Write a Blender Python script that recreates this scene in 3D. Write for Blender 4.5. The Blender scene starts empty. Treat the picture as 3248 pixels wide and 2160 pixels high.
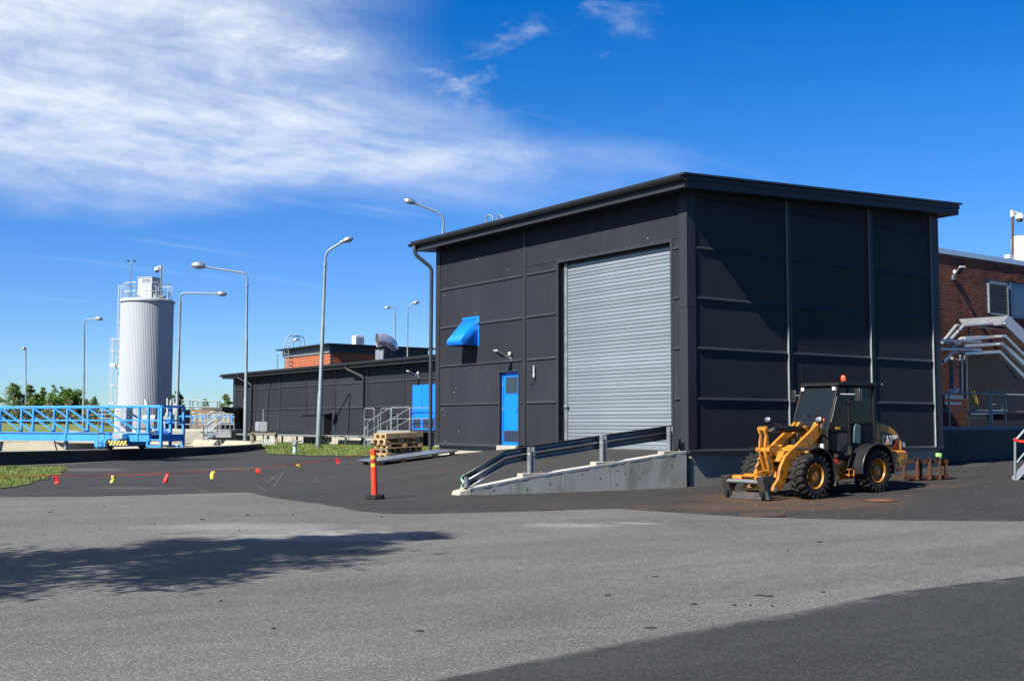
import bpy, bmesh, math, random
import numpy as np
from mathutils import Vector, Matrix, noise as mnoise
from mathutils.geometry import delaunay_2d_cdt
random.seed(7); rng = np.random.default_rng(7)
R = math.radians
S = bpy.context.scene
COL = S.collection

# ------------------------------------------------------------------ camera
CAM = Vector((-18.791, -19.294, 0.575))
YAW, PITCH, ROLL = R(54.57568), R(4.26353), R(0.12536)
FPX = 3599.5                                   # focal length in photo pixels (photo 3248 wide)
FW = Vector((math.cos(YAW)*math.cos(PITCH), math.sin(YAW)*math.cos(PITCH), math.sin(PITCH)))
RT0 = Vector((math.sin(YAW), -math.cos(YAW), 0)); UP0 = RT0.cross(FW)
RT = RT0*math.cos(ROLL) + UP0*math.sin(ROLL); UP = UP0*math.cos(ROLL) - RT0*math.sin(ROLL)
cd = bpy.data.cameras.new('camera'); cam = bpy.data.objects.new('camera', cd); COL.objects.link(cam)
cd.sensor_width = 36; cd.lens = 36*FPX/3248; cd.clip_start = 0.1; cd.clip_end = 3000
M = Matrix((RT, UP, -FW)).transposed().to_4x4(); M.translation = CAM
cam.matrix_world = M; S.camera = cam
# real places recovered from the survey of the photo
def ray(px, py): return FW*FPX + RT*(px-1624) - UP*(py-1080)
def at_x(px, py, x): d = ray(px, py); return CAM + d*((x-CAM.x)/d.x)
def at_y(px, py, y): d = ray(px, py); return CAM + d*((y-CAM.y)/d.y)
def at_z(px, py, z): d = ray(px, py); return CAM + d*((z-CAM.z)/d.z)
def at_d(px, py, dep): return CAM + ray(px, py)*(dep/FPX)

# ------------------------------------------------------------------ light
SUN = Vector((1.0, 0.145, -0.92)).normalized()
sl = bpy.data.lights.new('sun', 'SUN'); sl.energy = 5.0; sl.angle = R(0.53); sl.color = (1.0, 0.95, 0.87)
so = bpy.data.objects.new('sun', sl); COL.objects.link(so)
so.rotation_euler = SUN.to_track_quat('-Z', 'Y').to_euler(); so.location = (-30, -20, 40)
W = bpy.data.worlds.new('World'); S.world = W; W.use_nodes = True
wt = W.node_tree; wt.nodes.clear()
def N(t, typ, **kw):
    n = t.nodes.new(typ)
    for k, v in kw.items():
        if k == 'ins':
            for a, b in v.items(): n.inputs[a].default_value = b
        else: setattr(n, k, v)
    return n
def mth(t, op, a, b=None, c=None, clamp=False):
    n = t.nodes.new('ShaderNodeMath'); n.operation = op; n.use_clamp = clamp
    for i, s in enumerate((a, b, c)):
        if s is None: continue
        if isinstance(s, (int, float)): n.inputs[i].default_value = s
        else: t.links.new(s, n.inputs[i])
    return n.outputs[0]
def smooth(t, v, lo, hi):
    n = t.nodes.new('ShaderNodeMapRange'); n.interpolation_type = 'SMOOTHSTEP'
    t.links.new(v, n.inputs[0]); n.inputs[1].default_value = lo; n.inputs[2].default_value = hi
    return n.outputs[0]
sky = N(wt, 'ShaderNodeTexSky', sky_type='NISHITA', sun_disc=False, sun_elevation=math.asin(-SUN.z),
        sun_rotation=math.atan2(-SUN.x, -SUN.y), altitude=0, air_density=1.0, dust_density=0.0, ozone_density=4.0)
hs = N(wt, 'ShaderNodeHueSaturation', ins={'Hue': 0.514, 'Saturation': 1.43, 'Value': 1.07})
wt.links.new(sky.outputs[0], hs.inputs['Color'])
tc = N(wt, 'ShaderNodeTexCoord')
sep = N(wt, 'ShaderNodeSeparateXYZ'); wt.links.new(tc.outputs['Generated'], sep.inputs[0])
X_, Y_, Z_ = sep.outputs
# clear northern air: blue down to the horizon
hz_ = N(wt, 'ShaderNodeMixRGB'); hz_.blend_type = 'MULTIPLY'; hz_.inputs[2].default_value = (.50, .70, 1.06, 1)
wt.links.new(hs.outputs[0], hz_.inputs[1]); wt.links.new(mth(wt, 'SUBTRACT', 1.0, smooth(wt, Z_, .0, .30)), hz_.inputs[0])
az = mth(wt, 'SUBTRACT', mth(wt, 'ARCTAN2', Y_, X_), YAW)             # radians left of the view axis
el = mth(wt, 'ARCSINE', Z_)
zc = mth(wt, 'ADD', mth(wt, 'MAXIMUM', Z_, 0.0), 0.12)
cu = mth(wt, 'DIVIDE', X_, zc); cv = mth(wt, 'DIVIDE', Y_, zc)
cmb = N(wt, 'ShaderNodeCombineXYZ'); wt.links.new(cu, cmb.inputs[0]); wt.links.new(cv, cmb.inputs[1])
def wnoise(scale, detail, rough, dist, rot=0, sx=1, sy=1, off=(0, 0, 0)):
    m = N(wt, 'ShaderNodeMapping'); m.inputs['Rotation'].default_value = (0, 0, rot); m.inputs['Scale'].default_value = (sx, sy, 1); m.inputs['Location'].default_value = off
    wt.links.new(cmb.outputs[0], m.inputs[0])
    n = N(wt, 'ShaderNodeTexNoise', ins={'Scale': scale, 'Detail': detail, 'Roughness': rough, 'Distortion': dist})
    wt.links.new(m.outputs[0], n.inputs['Vector']); return n.outputs['Fac']
big = wnoise(0.9, 3, .5, .3, off=(3.1, 1.2, 0))
wisp = wnoise(1.5, 6, .58, .5, rot=R(35), sx=1.0, sy=1.25)
puff = wnoise(4.2, 7, .62, .25, off=(1, 5, 0))
bj = mth(wt, 'SUBTRACT', big, .5)
# cloud bank in the upper left, a tongue of it reaching right low down, thinning to the horizon
thr = mth(wt, 'SUBTRACT', mth(wt, 'MULTIPLY', smooth(wt, el, .235, .30), .15), .045)
edge = mth(wt, 'ADD', mth(wt, 'SUBTRACT', az, thr), mth(wt, 'MULTIPLY', bj, .35))
left = smooth(wt, edge, -.10, .17)
low = smooth(wt, mth(wt, 'ADD', el, mth(wt, 'MULTIPLY', bj, .10)), .172, .222)
bank = mth(wt, 'MULTIPLY', left, low)
fib = wnoise(3.2, 8, .66, .5, rot=R(62), sx=.45, sy=2.2, off=(2, 9, 0))
tex = mth(wt, 'ADD', mth(wt, 'MULTIPLY', wisp, .44), mth(wt, 'ADD', mth(wt, 'MULTIPLY', puff, .42), mth(wt, 'MULTIPLY', fib, .14)))
soft = smooth(wt, tex, .34, .66)
dens2 = mth(wt, 'MULTIPLY', bank, mth(wt, 'ADD', mth(wt, 'MULTIPLY', soft, .76), .27))
right = mth(wt, 'MULTIPLY', smooth(wt, az, -.20, -.06), smooth(wt, el, .255, .30))
pf = mth(wt, 'MULTIPLY', mth(wt, 'MULTIPLY', smooth(wt, puff, .52, .74), smooth(wt, wisp, .44, .60)), mth(wt, 'MULTIPLY', right, .5))
strk = wnoise(2.3, 4, .5, .2, rot=R(-20), sx=.35, sy=2.0, off=(7, 2, 0))
st = mth(wt, 'MULTIPLY', mth(wt, 'MULTIPLY', smooth(wt, strk, .60, .78), smooth(wt, el, .03, .12)), mth(wt, 'MULTIPLY', smooth(wt, az, -.35, .1), .16))
tot = mth(wt, 'ADD', mth(wt, 'ADD', dens2, pf), st, clamp=True)
mixc = N(wt, 'ShaderNodeMixRGB'); mixc.inputs[2].default_value = (6.3, 6.9, 7.7, 1)
wt.links.new(tot, mixc.inputs[0]); wt.links.new(hz_.outputs[0], mixc.inputs[1])
bg = N(wt, 'ShaderNodeBackground', ins={'Strength': 0.05}); wt.links.new(mixc.outputs[0], bg.inputs[0])
wo = N(wt, 'ShaderNodeOutputWorld'); wt.links.new(bg.outputs[0], wo.inputs[0])
S.view_settings.view_transform = 'Standard'; S.view_settings.look = 'None'
S.view_settings.gamma = 1; S.view_settings.exposure = 1.42; S.view_settings.use_curve_mapping = False
S.render.engine = 'CYCLES'; S.cycles.use_adaptive_sampling = True
W.cycles.sampling_method = 'MANUAL'; W.cycles.sample_map_resolution = 512
S.cycles.max_bounces = 5; S.cycles.diffuse_bounces = 3; S.cycles.transparent_max_bounces = 12

# ------------------------------------------------------------------ materials
MATS = {}
def mat(name, col, rough=.5, metal=0.0, var=.0, vscale=6.0, bump=0.0, bscale=40.0, spec=.5, dirt=None, dscale=1.5, damt=.5, dlo=.5, dhi=.7, stretch=None, alpha=1.0, emit=None, coat=0):
    if name in MATS: return MATS[name]
    k = .72 if max(col) < .62 else .8
    col = tuple(c*k for c in col); dirt = tuple(c*k for c in dirt) if dirt else None
    m = bpy.data.materials.new(name); m.use_nodes = True; t = m.node_tree; b = t.nodes['Principled BSDF']
    b.inputs['Base Color'].default_value = (*col, 1); b.inputs['Roughness'].default_value = rough; b.inputs['Metallic'].default_value = metal
    b.inputs['Specular IOR Level'].default_value = spec; b.inputs['Alpha'].default_value = alpha
    if coat: b.inputs['Coat Weight'].default_value = coat; b.inputs['Coat Roughness'].default_value = .1
    tcn = N(t, 'ShaderNodeTexCoord'); vec = tcn.outputs['Object']
    if stretch:
        mp = N(t, 'ShaderNodeMapping'); mp.inputs['Scale'].default_value = stretch; t.links.new(vec, mp.inputs[0]); vec = mp.outputs[0]
    last = None
    if var:
        n = N(t, 'ShaderNodeTexNoise', ins={'Scale': vscale, 'Detail': 5, 'Roughness': .6}); t.links.new(vec, n.inputs['Vector'])
        hsv = N(t, 'ShaderNodeHueSaturation'); hsv.inputs['Color'].default_value = (*col, 1)
        mr = N(t, 'ShaderNodeMapRange', ins={1: .25, 2: .75, 3: 1-var, 4: 1+var}); t.links.new(n.outputs[0], mr.inputs[0]); t.links.new(mr.outputs[0], hsv.inputs['Value'])
        last = hsv.outputs[0]
        rr = N(t, 'ShaderNodeMapRange', ins={1: .25, 2: .75, 3: max(.02, rough-.1), 4: min(1, rough+.1)}); t.links.new(n.outputs[0], rr.inputs[0]); t.links.new(rr.outputs[0], b.inputs['Roughness'])
    if dirt:
        n2 = N(t, 'ShaderNodeTexNoise', ins={'Scale': dscale, 'Detail': 8, 'Roughness': .65, 'Distortion': .4}); t.links.new(vec, n2.inputs['Vector'])
        f = mth(t, 'MULTIPLY', smooth(t, n2.outputs[0], dlo, dhi), damt)
        mx = N(t, 'ShaderNodeMixRGB'); mx.inputs[1].default_value = (*col, 1); mx.inputs[2].default_value = (*dirt, 1)
        if last: t.links.new(last, mx.inputs[1])
        t.links.new(f, mx.inputs[0]); last = mx.outputs[0]
    if name.startswith(('dark_', 'door_galv', 'pallet', 'old_wood', 'orange_b')) and last:      # each panel or board a slightly different batch
        oi = N(t, 'ShaderNodeObjectInfo'); h2 = N(t, 'ShaderNodeHueSaturation'); t.links.new(last, h2.inputs['Color'])
        mr2 = N(t, 'ShaderNodeMapRange', ins={1: 0, 2: 1, 3: .88, 4: 1.12}); t.links.new(oi.outputs['Random'], mr2.inputs[0]); t.links.new(mr2.outputs[0], h2.inputs['Value']); last = h2.outputs[0]
    if last: t.links.new(last, b.inputs['Base Color'])
    if bump:
        n3 = N(t, 'ShaderNodeTexNoise', ins={'Scale': bscale, 'Detail': 4, 'Roughness': .6}); t.links.new(vec, n3.inputs['Vector'])
        bp = N(t, 'ShaderNodeBump', ins={'Strength': bump, 'Distance': .02}); t.links.new(n3.outputs[0], bp.inputs['Height']); t.links.new(bp.outputs[0], b.inputs['Normal'])
    if emit: b.inputs['Emission Color'].default_value = (*emit, 1); b.inputs['Emission Strength'].default_value = 1
    MATS[name] = m; return m

clad = mat('dark_cladding', (.026, .0282, .0345), .5, 0, .12, .7, .04, 1.6, .05, dirt=(.039, .041, .047), dscale=2.2, damt=.6, dlo=.50, dhi=.78, stretch=(1, 1, .22))
clad2 = mat('dark_trim', (.030, .032, .038), .42, 0, .08, 1.2, 0, 8, .15)
black = mat('black_metal', (.012, .012, .013), .4, 0, .15, 3)
rubber = mat('rubber', (.018, .017, .016), .85, 0, .25, 9, .2, 60, .2, dirt=(.06, .052, .042), dscale=6, damt=.5)
galv = mat('galvanised_steel', (.42, .45, .46), .42, .75, .14, 5, .02, 30)
galvp = mat('galvanised_pole', (.25, .29, .30), .5, .35, .12, 3, 0)
alum = mat('aluminium', (.62, .63, .64), .35, .7, .1, 4)
conc = mat('concrete', (.28, .28, .25), .9, 0, .16, 2.2, .15, 60, .3, dirt=(.10, .095, .08), dscale=1.1, damt=.7, stretch=(1, 1, .45))
concl = mat('pale_concrete', (.36, .345, .29), .9, 0, .12, 2.5, .15, 50, .3, dirt=(.22, .2, .15), dscale=1.4, damt=.6)
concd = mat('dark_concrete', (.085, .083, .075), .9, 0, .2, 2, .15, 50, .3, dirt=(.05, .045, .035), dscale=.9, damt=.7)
blue = mat('blue_paint', (.002, .165, .80), .35, 0, .05, 3, 0, 30, .5)
blued = mat('bridge_blue', (.035, .26, .72), .45, 0, .10, 2.5, .02, 30, .5, dirt=(.03, .16, .48), dscale=3, damt=.5)
yel = mat('machine_yellow', (.50, .195, .017), .42, 0, .14, 4, .02, 40, .4, dirt=(.11, .06, .025), dscale=7, damt=.85, dlo=.45, dhi=.68)
white = mat('white_paint', (.58, .60, .60), .45, 0, .06, 2, 0, 30, .5, dirt=(.5, .5, .47), dscale=2, damt=.4)
silo_m = mat('silo_white', (.41, .435, .45), .45, .0, .05, 1.5, 0, 30, .5, dirt=(.36, .38, .38), dscale=1.5, damt=.35, stretch=(1, 1, .12))
glass = mat('dark_glass', (.02, .028, .034), .04, 0, 0, 1, 0, 1, .8)
chrome = mat('chrome', (.7, .7, .7), .12, 1)
wood = mat('pallet_wood', (.50, .34, .17), .8, 0, .22, 7, .1, 50, .3, dirt=(.25, .17, .09), dscale=4, damt=.6, stretch=(1, 6, 6))
woodd = mat('old_wood', (.26, .20, .13), .85, 0, .25, 7, .1, 50, .3, dirt=(.12, .1, .07), dscale=4, damt=.6)
rust = mat('rusty_steel', (.10, .045, .025), .75, .3, .35, 6, .1, 50, .3, dirt=(.035, .02, .016), dscale=5, damt=.8)
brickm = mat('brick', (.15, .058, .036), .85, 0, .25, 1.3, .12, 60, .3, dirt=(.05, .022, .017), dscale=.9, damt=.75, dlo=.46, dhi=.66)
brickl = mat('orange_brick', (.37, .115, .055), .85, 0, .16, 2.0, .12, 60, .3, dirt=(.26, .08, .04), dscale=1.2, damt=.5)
mortar = mat('mortar', (.16, .13, .11), .9, 0, .2, 5)
orange = mat('orange_plastic', (.85, .05, .02), .45, 0, .06, 5, 0, 30, .4)
yband = mat('reflective_yellow', (.72, .40, .035), .4)
rband = mat('reflective_red', (.42, .03, .01), .4)
flagr = mat('red_flag', (.75, .03, .02), .55); flagy = mat('yellow_flag', (.80, .62, .06), .55); cord = mat('red_cord', (.55, .05, .03), .7)
graym = mat('grey_paint', (.25, .26, .265), .5, 0, .1, 4)
redl = mat('red_lens', (.75, .02, .015), .2); amber = mat('amber_lens', (.75, .09, .01), .12, 0, 0, 1, 0, 1, .7)
teal = mat('teal_reflection', (.06, .12, .105), .5)  # teal: a green reflection on the cab panel, put into its colour
# ------------------------------------------------------------------ mesh helpers
class MB:
    def __init__(s): s.v = []; s.f = []
    def add(s, vs, fs):
        o = len(s.v); s.v += [tuple(v) for v in vs]; s.f += [tuple(i+o for i in f) for f in fs]; return s
    def box(s, x0, x1, y0, y1, z0, z1):
        return s.add([(x0,y0,z0),(x1,y0,z0),(x1,y1,z0),(x0,y1,z0),(x0,y0,z1),(x1,y0,z1),(x1,y1,z1),(x0,y1,z1)],
                     [(3,2,1,0),(4,5,6,7),(0,1,5,4),(1,2,6,5),(2,3,7,6),(3,0,4,7)])
    def hexa(s, b, t):                                     # bottom quad, top quad (ccw seen from above)
        return s.add(list(b)+list(t), [(3,2,1,0),(4,5,6,7),(0,1,5,4),(1,2,6,5),(2,3,7,6),(3,0,4,7)])
    def obox(s, c, ax, ay, az):                            # centre and three half vectors
        c, ax, ay, az = map(Vector, (c, ax, ay, az)); vs = []
        for k in (-1, 1):
            for a, b in ((-1,-1),(1,-1),(1,1),(-1,1)): vs.append(c+ax*a+ay*b+az*k)
        return s.add(vs, [(3,2,1,0),(4,5,6,7),(0,1,5,4),(1,2,6,5),(2,3,7,6),(3,0,4,7)])
    def beam(s, p, q, w, h, up=(0,0,1)):
        p, q = Vector(p), Vector(q); d = (q-p); l = d.length; d.normalize(); up = Vector(up)
        if abs(d.dot(up)) > .99: up = Vector((0,1,0))
        sx = d.cross(up).normalized(); uz = sx.cross(d)
        return s.obox((p+q)/2, d*l/2, sx*w/2, uz*h/2)
    def tube(s, pts, r, n=8, caps=True, closed=False):
        pts = [Vector(p) for p in pts]; m = len(pts); rs = r if isinstance(r, (list, tuple)) else [r]*m
        rings = []; prev = None
        for i, p in enumerate(pts):
            a = pts[(i-1) % m] if (i or closed) else p; b = pts[(i+1) % m] if (i < m-1 or closed) else p
            d = (b-a).normalized()
            if prev is None:
                u = Vector((0,0,1)) if abs(d.z) < .9 else Vector((1,0,0))
                u = (u-d*u.dot(d)).normalized()
            else: u = (prev-d*prev.dot(d)).normalized()
            prev = u; w = d.cross(u)
            rings.append([p+(u*math.cos(2*math.pi*k/n)+w*math.sin(2*math.pi*k/n))*rs[i] for k in range(n)])
        vs = [v for g in rings for v in g]; fs = []
        for i in range(m if closed else m-1):
            j = (i+1) % m
            for k in range(n): fs.append((i*n+k, i*n+(k+1) % n, j*n+(k+1) % n, j*n+k))
        if caps and not closed: fs += [tuple(range(n-1, -1, -1)), tuple((m-1)*n+k for k in range(n))]
        return s.add(vs, fs)
    def cyl(s, p, q, r, n=16, r2=None): return s.tube([p, q], [r, r if r2 is None else r2], n)
    def lathe(s, prof, c=(0,0,0), n=32, axis='z', a0=0, a1=2*math.pi):  # prof: (radius, height)
        full = abs(a1-a0-2*math.pi) < 1e-6; st = n if full else n+1; vs = []; fs = []; k = len(prof); c = Vector(c)
        for i in range(st):
            a = a0+(a1-a0)*i/n
            for r, h in prof:
                if axis == 'z': vs.append(c+Vector((r*math.cos(a), r*math.sin(a), h)))
                elif axis == 'y': vs.append(c+Vector((r*math.cos(a), h, r*math.sin(a))))
                else: vs.append(c+Vector((h, r*math.cos(a), r*math.sin(a))))
        for i in range(n):
            j = (i+1) % st
            for m in range(k-1): fs.append((i*k+m, j*k+m, j*k+m+1, i*k+m+1))
        return s.add(vs, fs)
    def prism(s, poly, mapf, t0, t1):                      # poly list of (a,b); mapf(a,b,t)->xyz
        n = len(poly); vs = [mapf(a, b, t0) for a, b in poly]+[mapf(a, b, t1) for a, b in poly]
        return s.add(vs, [tuple(range(n-1, -1, -1)), tuple(range(n, 2*n))]+[(i, (i+1) % n, n+(i+1) % n, n+i) for i in range(n)])
    def ball(s, c, rx, ry, rz, n=12, m=8, z0=-1, z1=1):
        vs = []; fs = []
        for j in range(m+1):
            t = math.asin(max(-1, min(1, z0+(z1-z0)*j/m)))
            for i in range(n):
                a = 2*math.pi*i/n; vs.append((c[0]+rx*math.cos(t)*math.cos(a), c[1]+ry*math.cos(t)*math.sin(a), c[2]+rz*math.sin(t)))
        for j in range(m):
            for i in range(n): fs.append((j*n+i, j*n+(i+1) % n, (j+1)*n+(i+1) % n, (j+1)*n+i))
        fs += [tuple(range(n-1, -1, -1)), tuple(m*n+i for i in range(n))]
        return s.add(vs, fs)
def mesh_of(name, mb, m, smooth=True, off=None):
    me = bpy.data.meshes.new(name)
    vs = mb.v if off is None else [(v[0]-off[0], v[1]-off[1], v[2]-off[2]) for v in mb.v]
    me.from_pydata(vs, [], mb.f)
    bm = bmesh.new(); bm.from_mesh(me); bmesh.ops.recalc_face_normals(bm, faces=bm.faces); bm.to_mesh(me); bm.free()
    if smooth:
        me.polygons.foreach_set('use_smooth', [True]*len(me.polygons)); me.set_sharp_from_angle(angle=R(38))
    for q in (m if isinstance(m, (list, tuple)) else [m]): me.materials.append(q)
    return me
def obj(name, mb, m, parent=None, bevel=0, smooth=True, kind=None, label=None):
    """one mesh object; coordinates are world coordinates, stored relative to the parent's base"""
    off = parent.get('_o') if parent is not None else None
    me = mesh_of(name, mb, m, smooth, off)
    o = bpy.data.objects.new(name, me); COL.objects.link(o)
    if parent is not None:
        o.parent = parent
        if parent.type == 'MESH': pass
        o['_o'] = list(off) if off is not None else [0, 0, 0]
    else: o['_o'] = [0, 0, 0]
    if bevel:
        b = o.modifiers.new('bevel', 'BEVEL'); b.width = bevel; b.segments = 2; b.limit_method = 'ANGLE'; b.angle_limit = R(40)
    if kind: o['kind'] = kind
    if label: o['label'] = label
    return o
def thing(name, label, cat, loc=(0,0,0), group=None):
    o = bpy.data.objects.new(name, None); COL.objects.link(o); o.empty_display_size = .2
    o.location = loc; o['_o'] = list(loc); o['label'] = label; o['category'] = cat
    if group: o['group'] = group
    return o
def tag(o, label, cat, group=None):
    o['label'] = label; o['category'] = cat
    if group: o['group'] = group
    return o
def copy_tree(o, parent=None, move=None):
    c = o.copy(); COL.objects.link(c); c.parent = parent
    if move: c.location = Vector(o.location)+Vector(move)
    for ch in list(o.children): copy_tree(ch, c)
    return c
def inst(src, parent, loc=(0,0,0), rot=(0,0,0), scale=None):        # another piece that shares mesh data
    c = bpy.data.objects.new(src.name.split('.')[0], src.data); COL.objects.link(c); c.parent = parent
    c.location = loc; c.rotation_euler = rot
    if scale: c.scale = scale
    c['_o'] = [0, 0, 0]; return c
def rnd(pts, k=6):                                       # Catmull-Rom
    P = [Vector(p) for p in pts]; out = []
    for i in range(len(P)-1):
        a, b, c, d = P[max(i-1, 0)], P[i], P[i+1], P[min(i+2, len(P)-1)]
        for j in range(k):
            t = j/k; out.append(.5*((2*b)+(c-a)*t+(2*a-5*b+4*c-d)*t*t+(3*b-a-3*c+d)*t**3))
    return out+[P[-1]]
def fillet(pts, r, k=5):                                 # polyline with rounded corners
    P = [Vector(p) for p in pts]; out = [P[0]]
    for i in range(1, len(P)-1):
        a = (P[i-1]-P[i]); b = (P[i+1]-P[i]); t = min(r, a.length*.49, b.length*.49); a.normalize(); b.normalize()
        p0, p1 = P[i]+a*t, P[i]+b*t
        for j in range(k+1):
            u = j/k; out.append(p0*(1-u)**2+P[i]*2*u*(1-u)+p1*u*u)
    return out+[P[-1]]

# ------------------------------------------------------------------ terrain
TANKC = Vector((-18.06, 35.18, 0)); TANKR = 20.72; TANKZ = -.2
_A = [(-19,-19,-1.05),(-30,-19,-1.05),(-10,-25,-1.05),(0,-20,-1.04),(15,-15,-1.0),(-12,-8,-1.03),(-3.2,-5.2,-1.02),(1.26,-4.3,-.985),
      (.53,-3.1,-.977),(2.64,-3.1,-.90),(.53,-1.75,-.972),(2.64,-1.75,-.895),(-6,0,-.84),(-3,0,-.855),(0,0,-.85),(4,0,-.76),(8.4,0,-.657),
      (9.8,0,-.555),(14,-1,-.52),(25,0,-.45),(14,3,-.5),(25,-8,-.7),(-8,-3,-.93),(-14,0,-.9),(-20,0,-.87),(-30,0,-.87),(6,-5,-.9),(10,-4,-.76)]
_B = [(-19,-19,-1.05),(-30,-19,-1.05),(-12,-8,-1.03),(-14,0,-.9),(-20,0,-.87),(-30,0,-.87),(-8,1,-.87),(-8.2,16.4,-.56),(-18,14.3,-.58),(3.2,35,-.5),
      (-2.04,10.85,-.45),(0,11.1,-.43),(0,9.7,-.31),(0,8.36,-.19),(.3,11.1,-.43),(0,6.5,-.06),(0,5,-.035),(0,.6,-.04),(0,2.5,-.03),(3,2.5,-.03),(3,8,-.15),(-.84,.3,-.17),(-2.7,.3,-.39),(-4.6,.3,-.59),(-6.1,.3,-.81),
      (-2,4,-.28),(-4,4,-.53),(-6,4,-.76),(-6,8,-.68),(-3,8,-.42),(-10,4,-.84),(-12,10,-.74),(-20,6,-.78),(-28,8,-.72),(8,30,-.5),(8,45,-.45),(3,25,-.42),
      (-20,60,-.35),(20,20,-.45),(-55,40,-.6),(40,60,-.3),(50,0,-.4),(10,1,-.55),(14,1,-.5),(25,1,-.45),(-40,20,-.6),(8,14,-.4)]
def _tps(P):
    P = np.array(P, float); X = P[:, :2]; n = len(P)
    r2 = ((X[:, None]-X[None])**2).sum(-1); K = np.where(r2 > 0, .5*r2*np.log(r2+1e-12), 0)+np.eye(n)*.004
    Q = np.c_[np.ones(n), X]; A = np.block([[K, Q], [Q.T, np.zeros((3, 3))]]); w = np.linalg.solve(A, np.r_[P[:, 2], 0, 0, 0])
    def f(x, y):
        x = np.asarray(x, float); y = np.asarray(y, float)
        r2 = (x[..., None]-X[:, 0])**2+(y[..., None]-X[:, 1])**2
        return (np.where(r2 > 0, .5*r2*np.log(r2+1e-12), 0)*w[:n]).sum(-1)+w[n]+w[n+1]*x+w[n+2]*y
    return f
_fa, _fb = _tps(_A), _tps(_B)
def _ss(v, a, b): t = np.clip((v-a)/(b-a), 0, 1); return t*t*(3-2*t)
def G(x, y):
    x = np.asarray(x, float); y = np.asarray(y, float)
    a, b = _fa(x, y), _fb(x, y)
    soft = _ss(y, -1.5, 1.5); hard = (y > .15)*1.0
    w = np.where(x > -6.15, hard, soft)
    z = a*(1-w)+b*w
    dd = np.hypot(x+5, y-12)
    far = np.where(y < -5, -1.0, -.42); z = z+(far-z)*_ss(dd, 38, 70)
    return z
def g(x, y): return float(G(x, y))
def at_g(px, py, up=0.0):
    z = -.8
    for i in range(30):
        p = at_z(px, py, z+up); z = .5*z+.5*g(p.x, p.y)
    return at_z(px, py, z+up)
def struct(name, mb, m, smooth=True): return obj(name, mb, m, None, 0, smooth, 'structure')
def sheet(name, poly, lift, m, spacing=.6, steps=True, kind='structure', jitter=0.0, parent=None):
    """flat paving sheet draped on the terrain: polygon of (x,y)"""
    pts = []; 
    for i in range(len(poly)):
        a, b = Vector(poly[i]), Vector(poly[(i+1) % len(poly)]); k = max(1, int((b-a).length/(.16 if jitter and (a-Vector((CAM.x, CAM.y))).length < 34 else spacing*.6)))
        nrm = Vector((-(b-a).y, (b-a).x)).normalized() if (b-a).length > 0 else Vector((0, 0))
        for j in range(k):
            q = a+(b-a)*(j/k)
            if jitter: q = q+nrm*(mnoise.noise(Vector((q.x*1.3, q.y*1.3, 3)))*jitter+mnoise.noise(Vector((q.x*7, q.y*7, 8)))*jitter*.45+mnoise.noise(Vector((q.x*19, q.y*19, 2)))*jitter*.3)
            pts.append(q)
    nb = len(pts); edges = [(i, (i+1) % nb) for i in range(nb)]
    xs = [p.x for p in pts]; ys = [p.y for p in pts]
    inner = []
    for x in np.arange(min(xs)+.1, max(xs), spacing):
        for y in np.arange(min(ys)+.1, max(ys), spacing): inner.append(Vector((x+random.uniform(-.05, .05), y+random.uniform(-.05, .05))))
    allp = pts+inner; extra = []
    if steps:
        for yy in (.12, .2):
            s0 = len(allp); xx = np.arange(-6.15, 10.01, .3)
            for x in xx: allp.append(Vector((x, yy)))
            extra += [(s0+i, s0+i+1) for i in range(len(xx)-1)]
    V, E, F, *_ = delaunay_2d_cdt(allp, edges+extra, [list(range(nb))], 1, 1e-5)
    A = np.array([(v.x, v.y) for v in V]); z = G(A[:, 0], A[:, 1])+lift
    mb = MB(); mb.v = [(float(a), float(b), float(c)) for (a, b), c in zip(A, z)]; mb.f = [tuple(f) for f in F]
    o = obj(name, mb, m, parent, 0, True, kind)
    bset = {(round(p.x, 4), round(p.y, 4)) for p in pts}; at_ = o.data.attributes.new('edge', 'FLOAT', 'POINT')
    at_.data.foreach_set('value', [0.0 if (round(v.co.x, 4), round(v.co.y, 4)) in bset else 1.0 for v in o.data.vertices])
    return o
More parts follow.
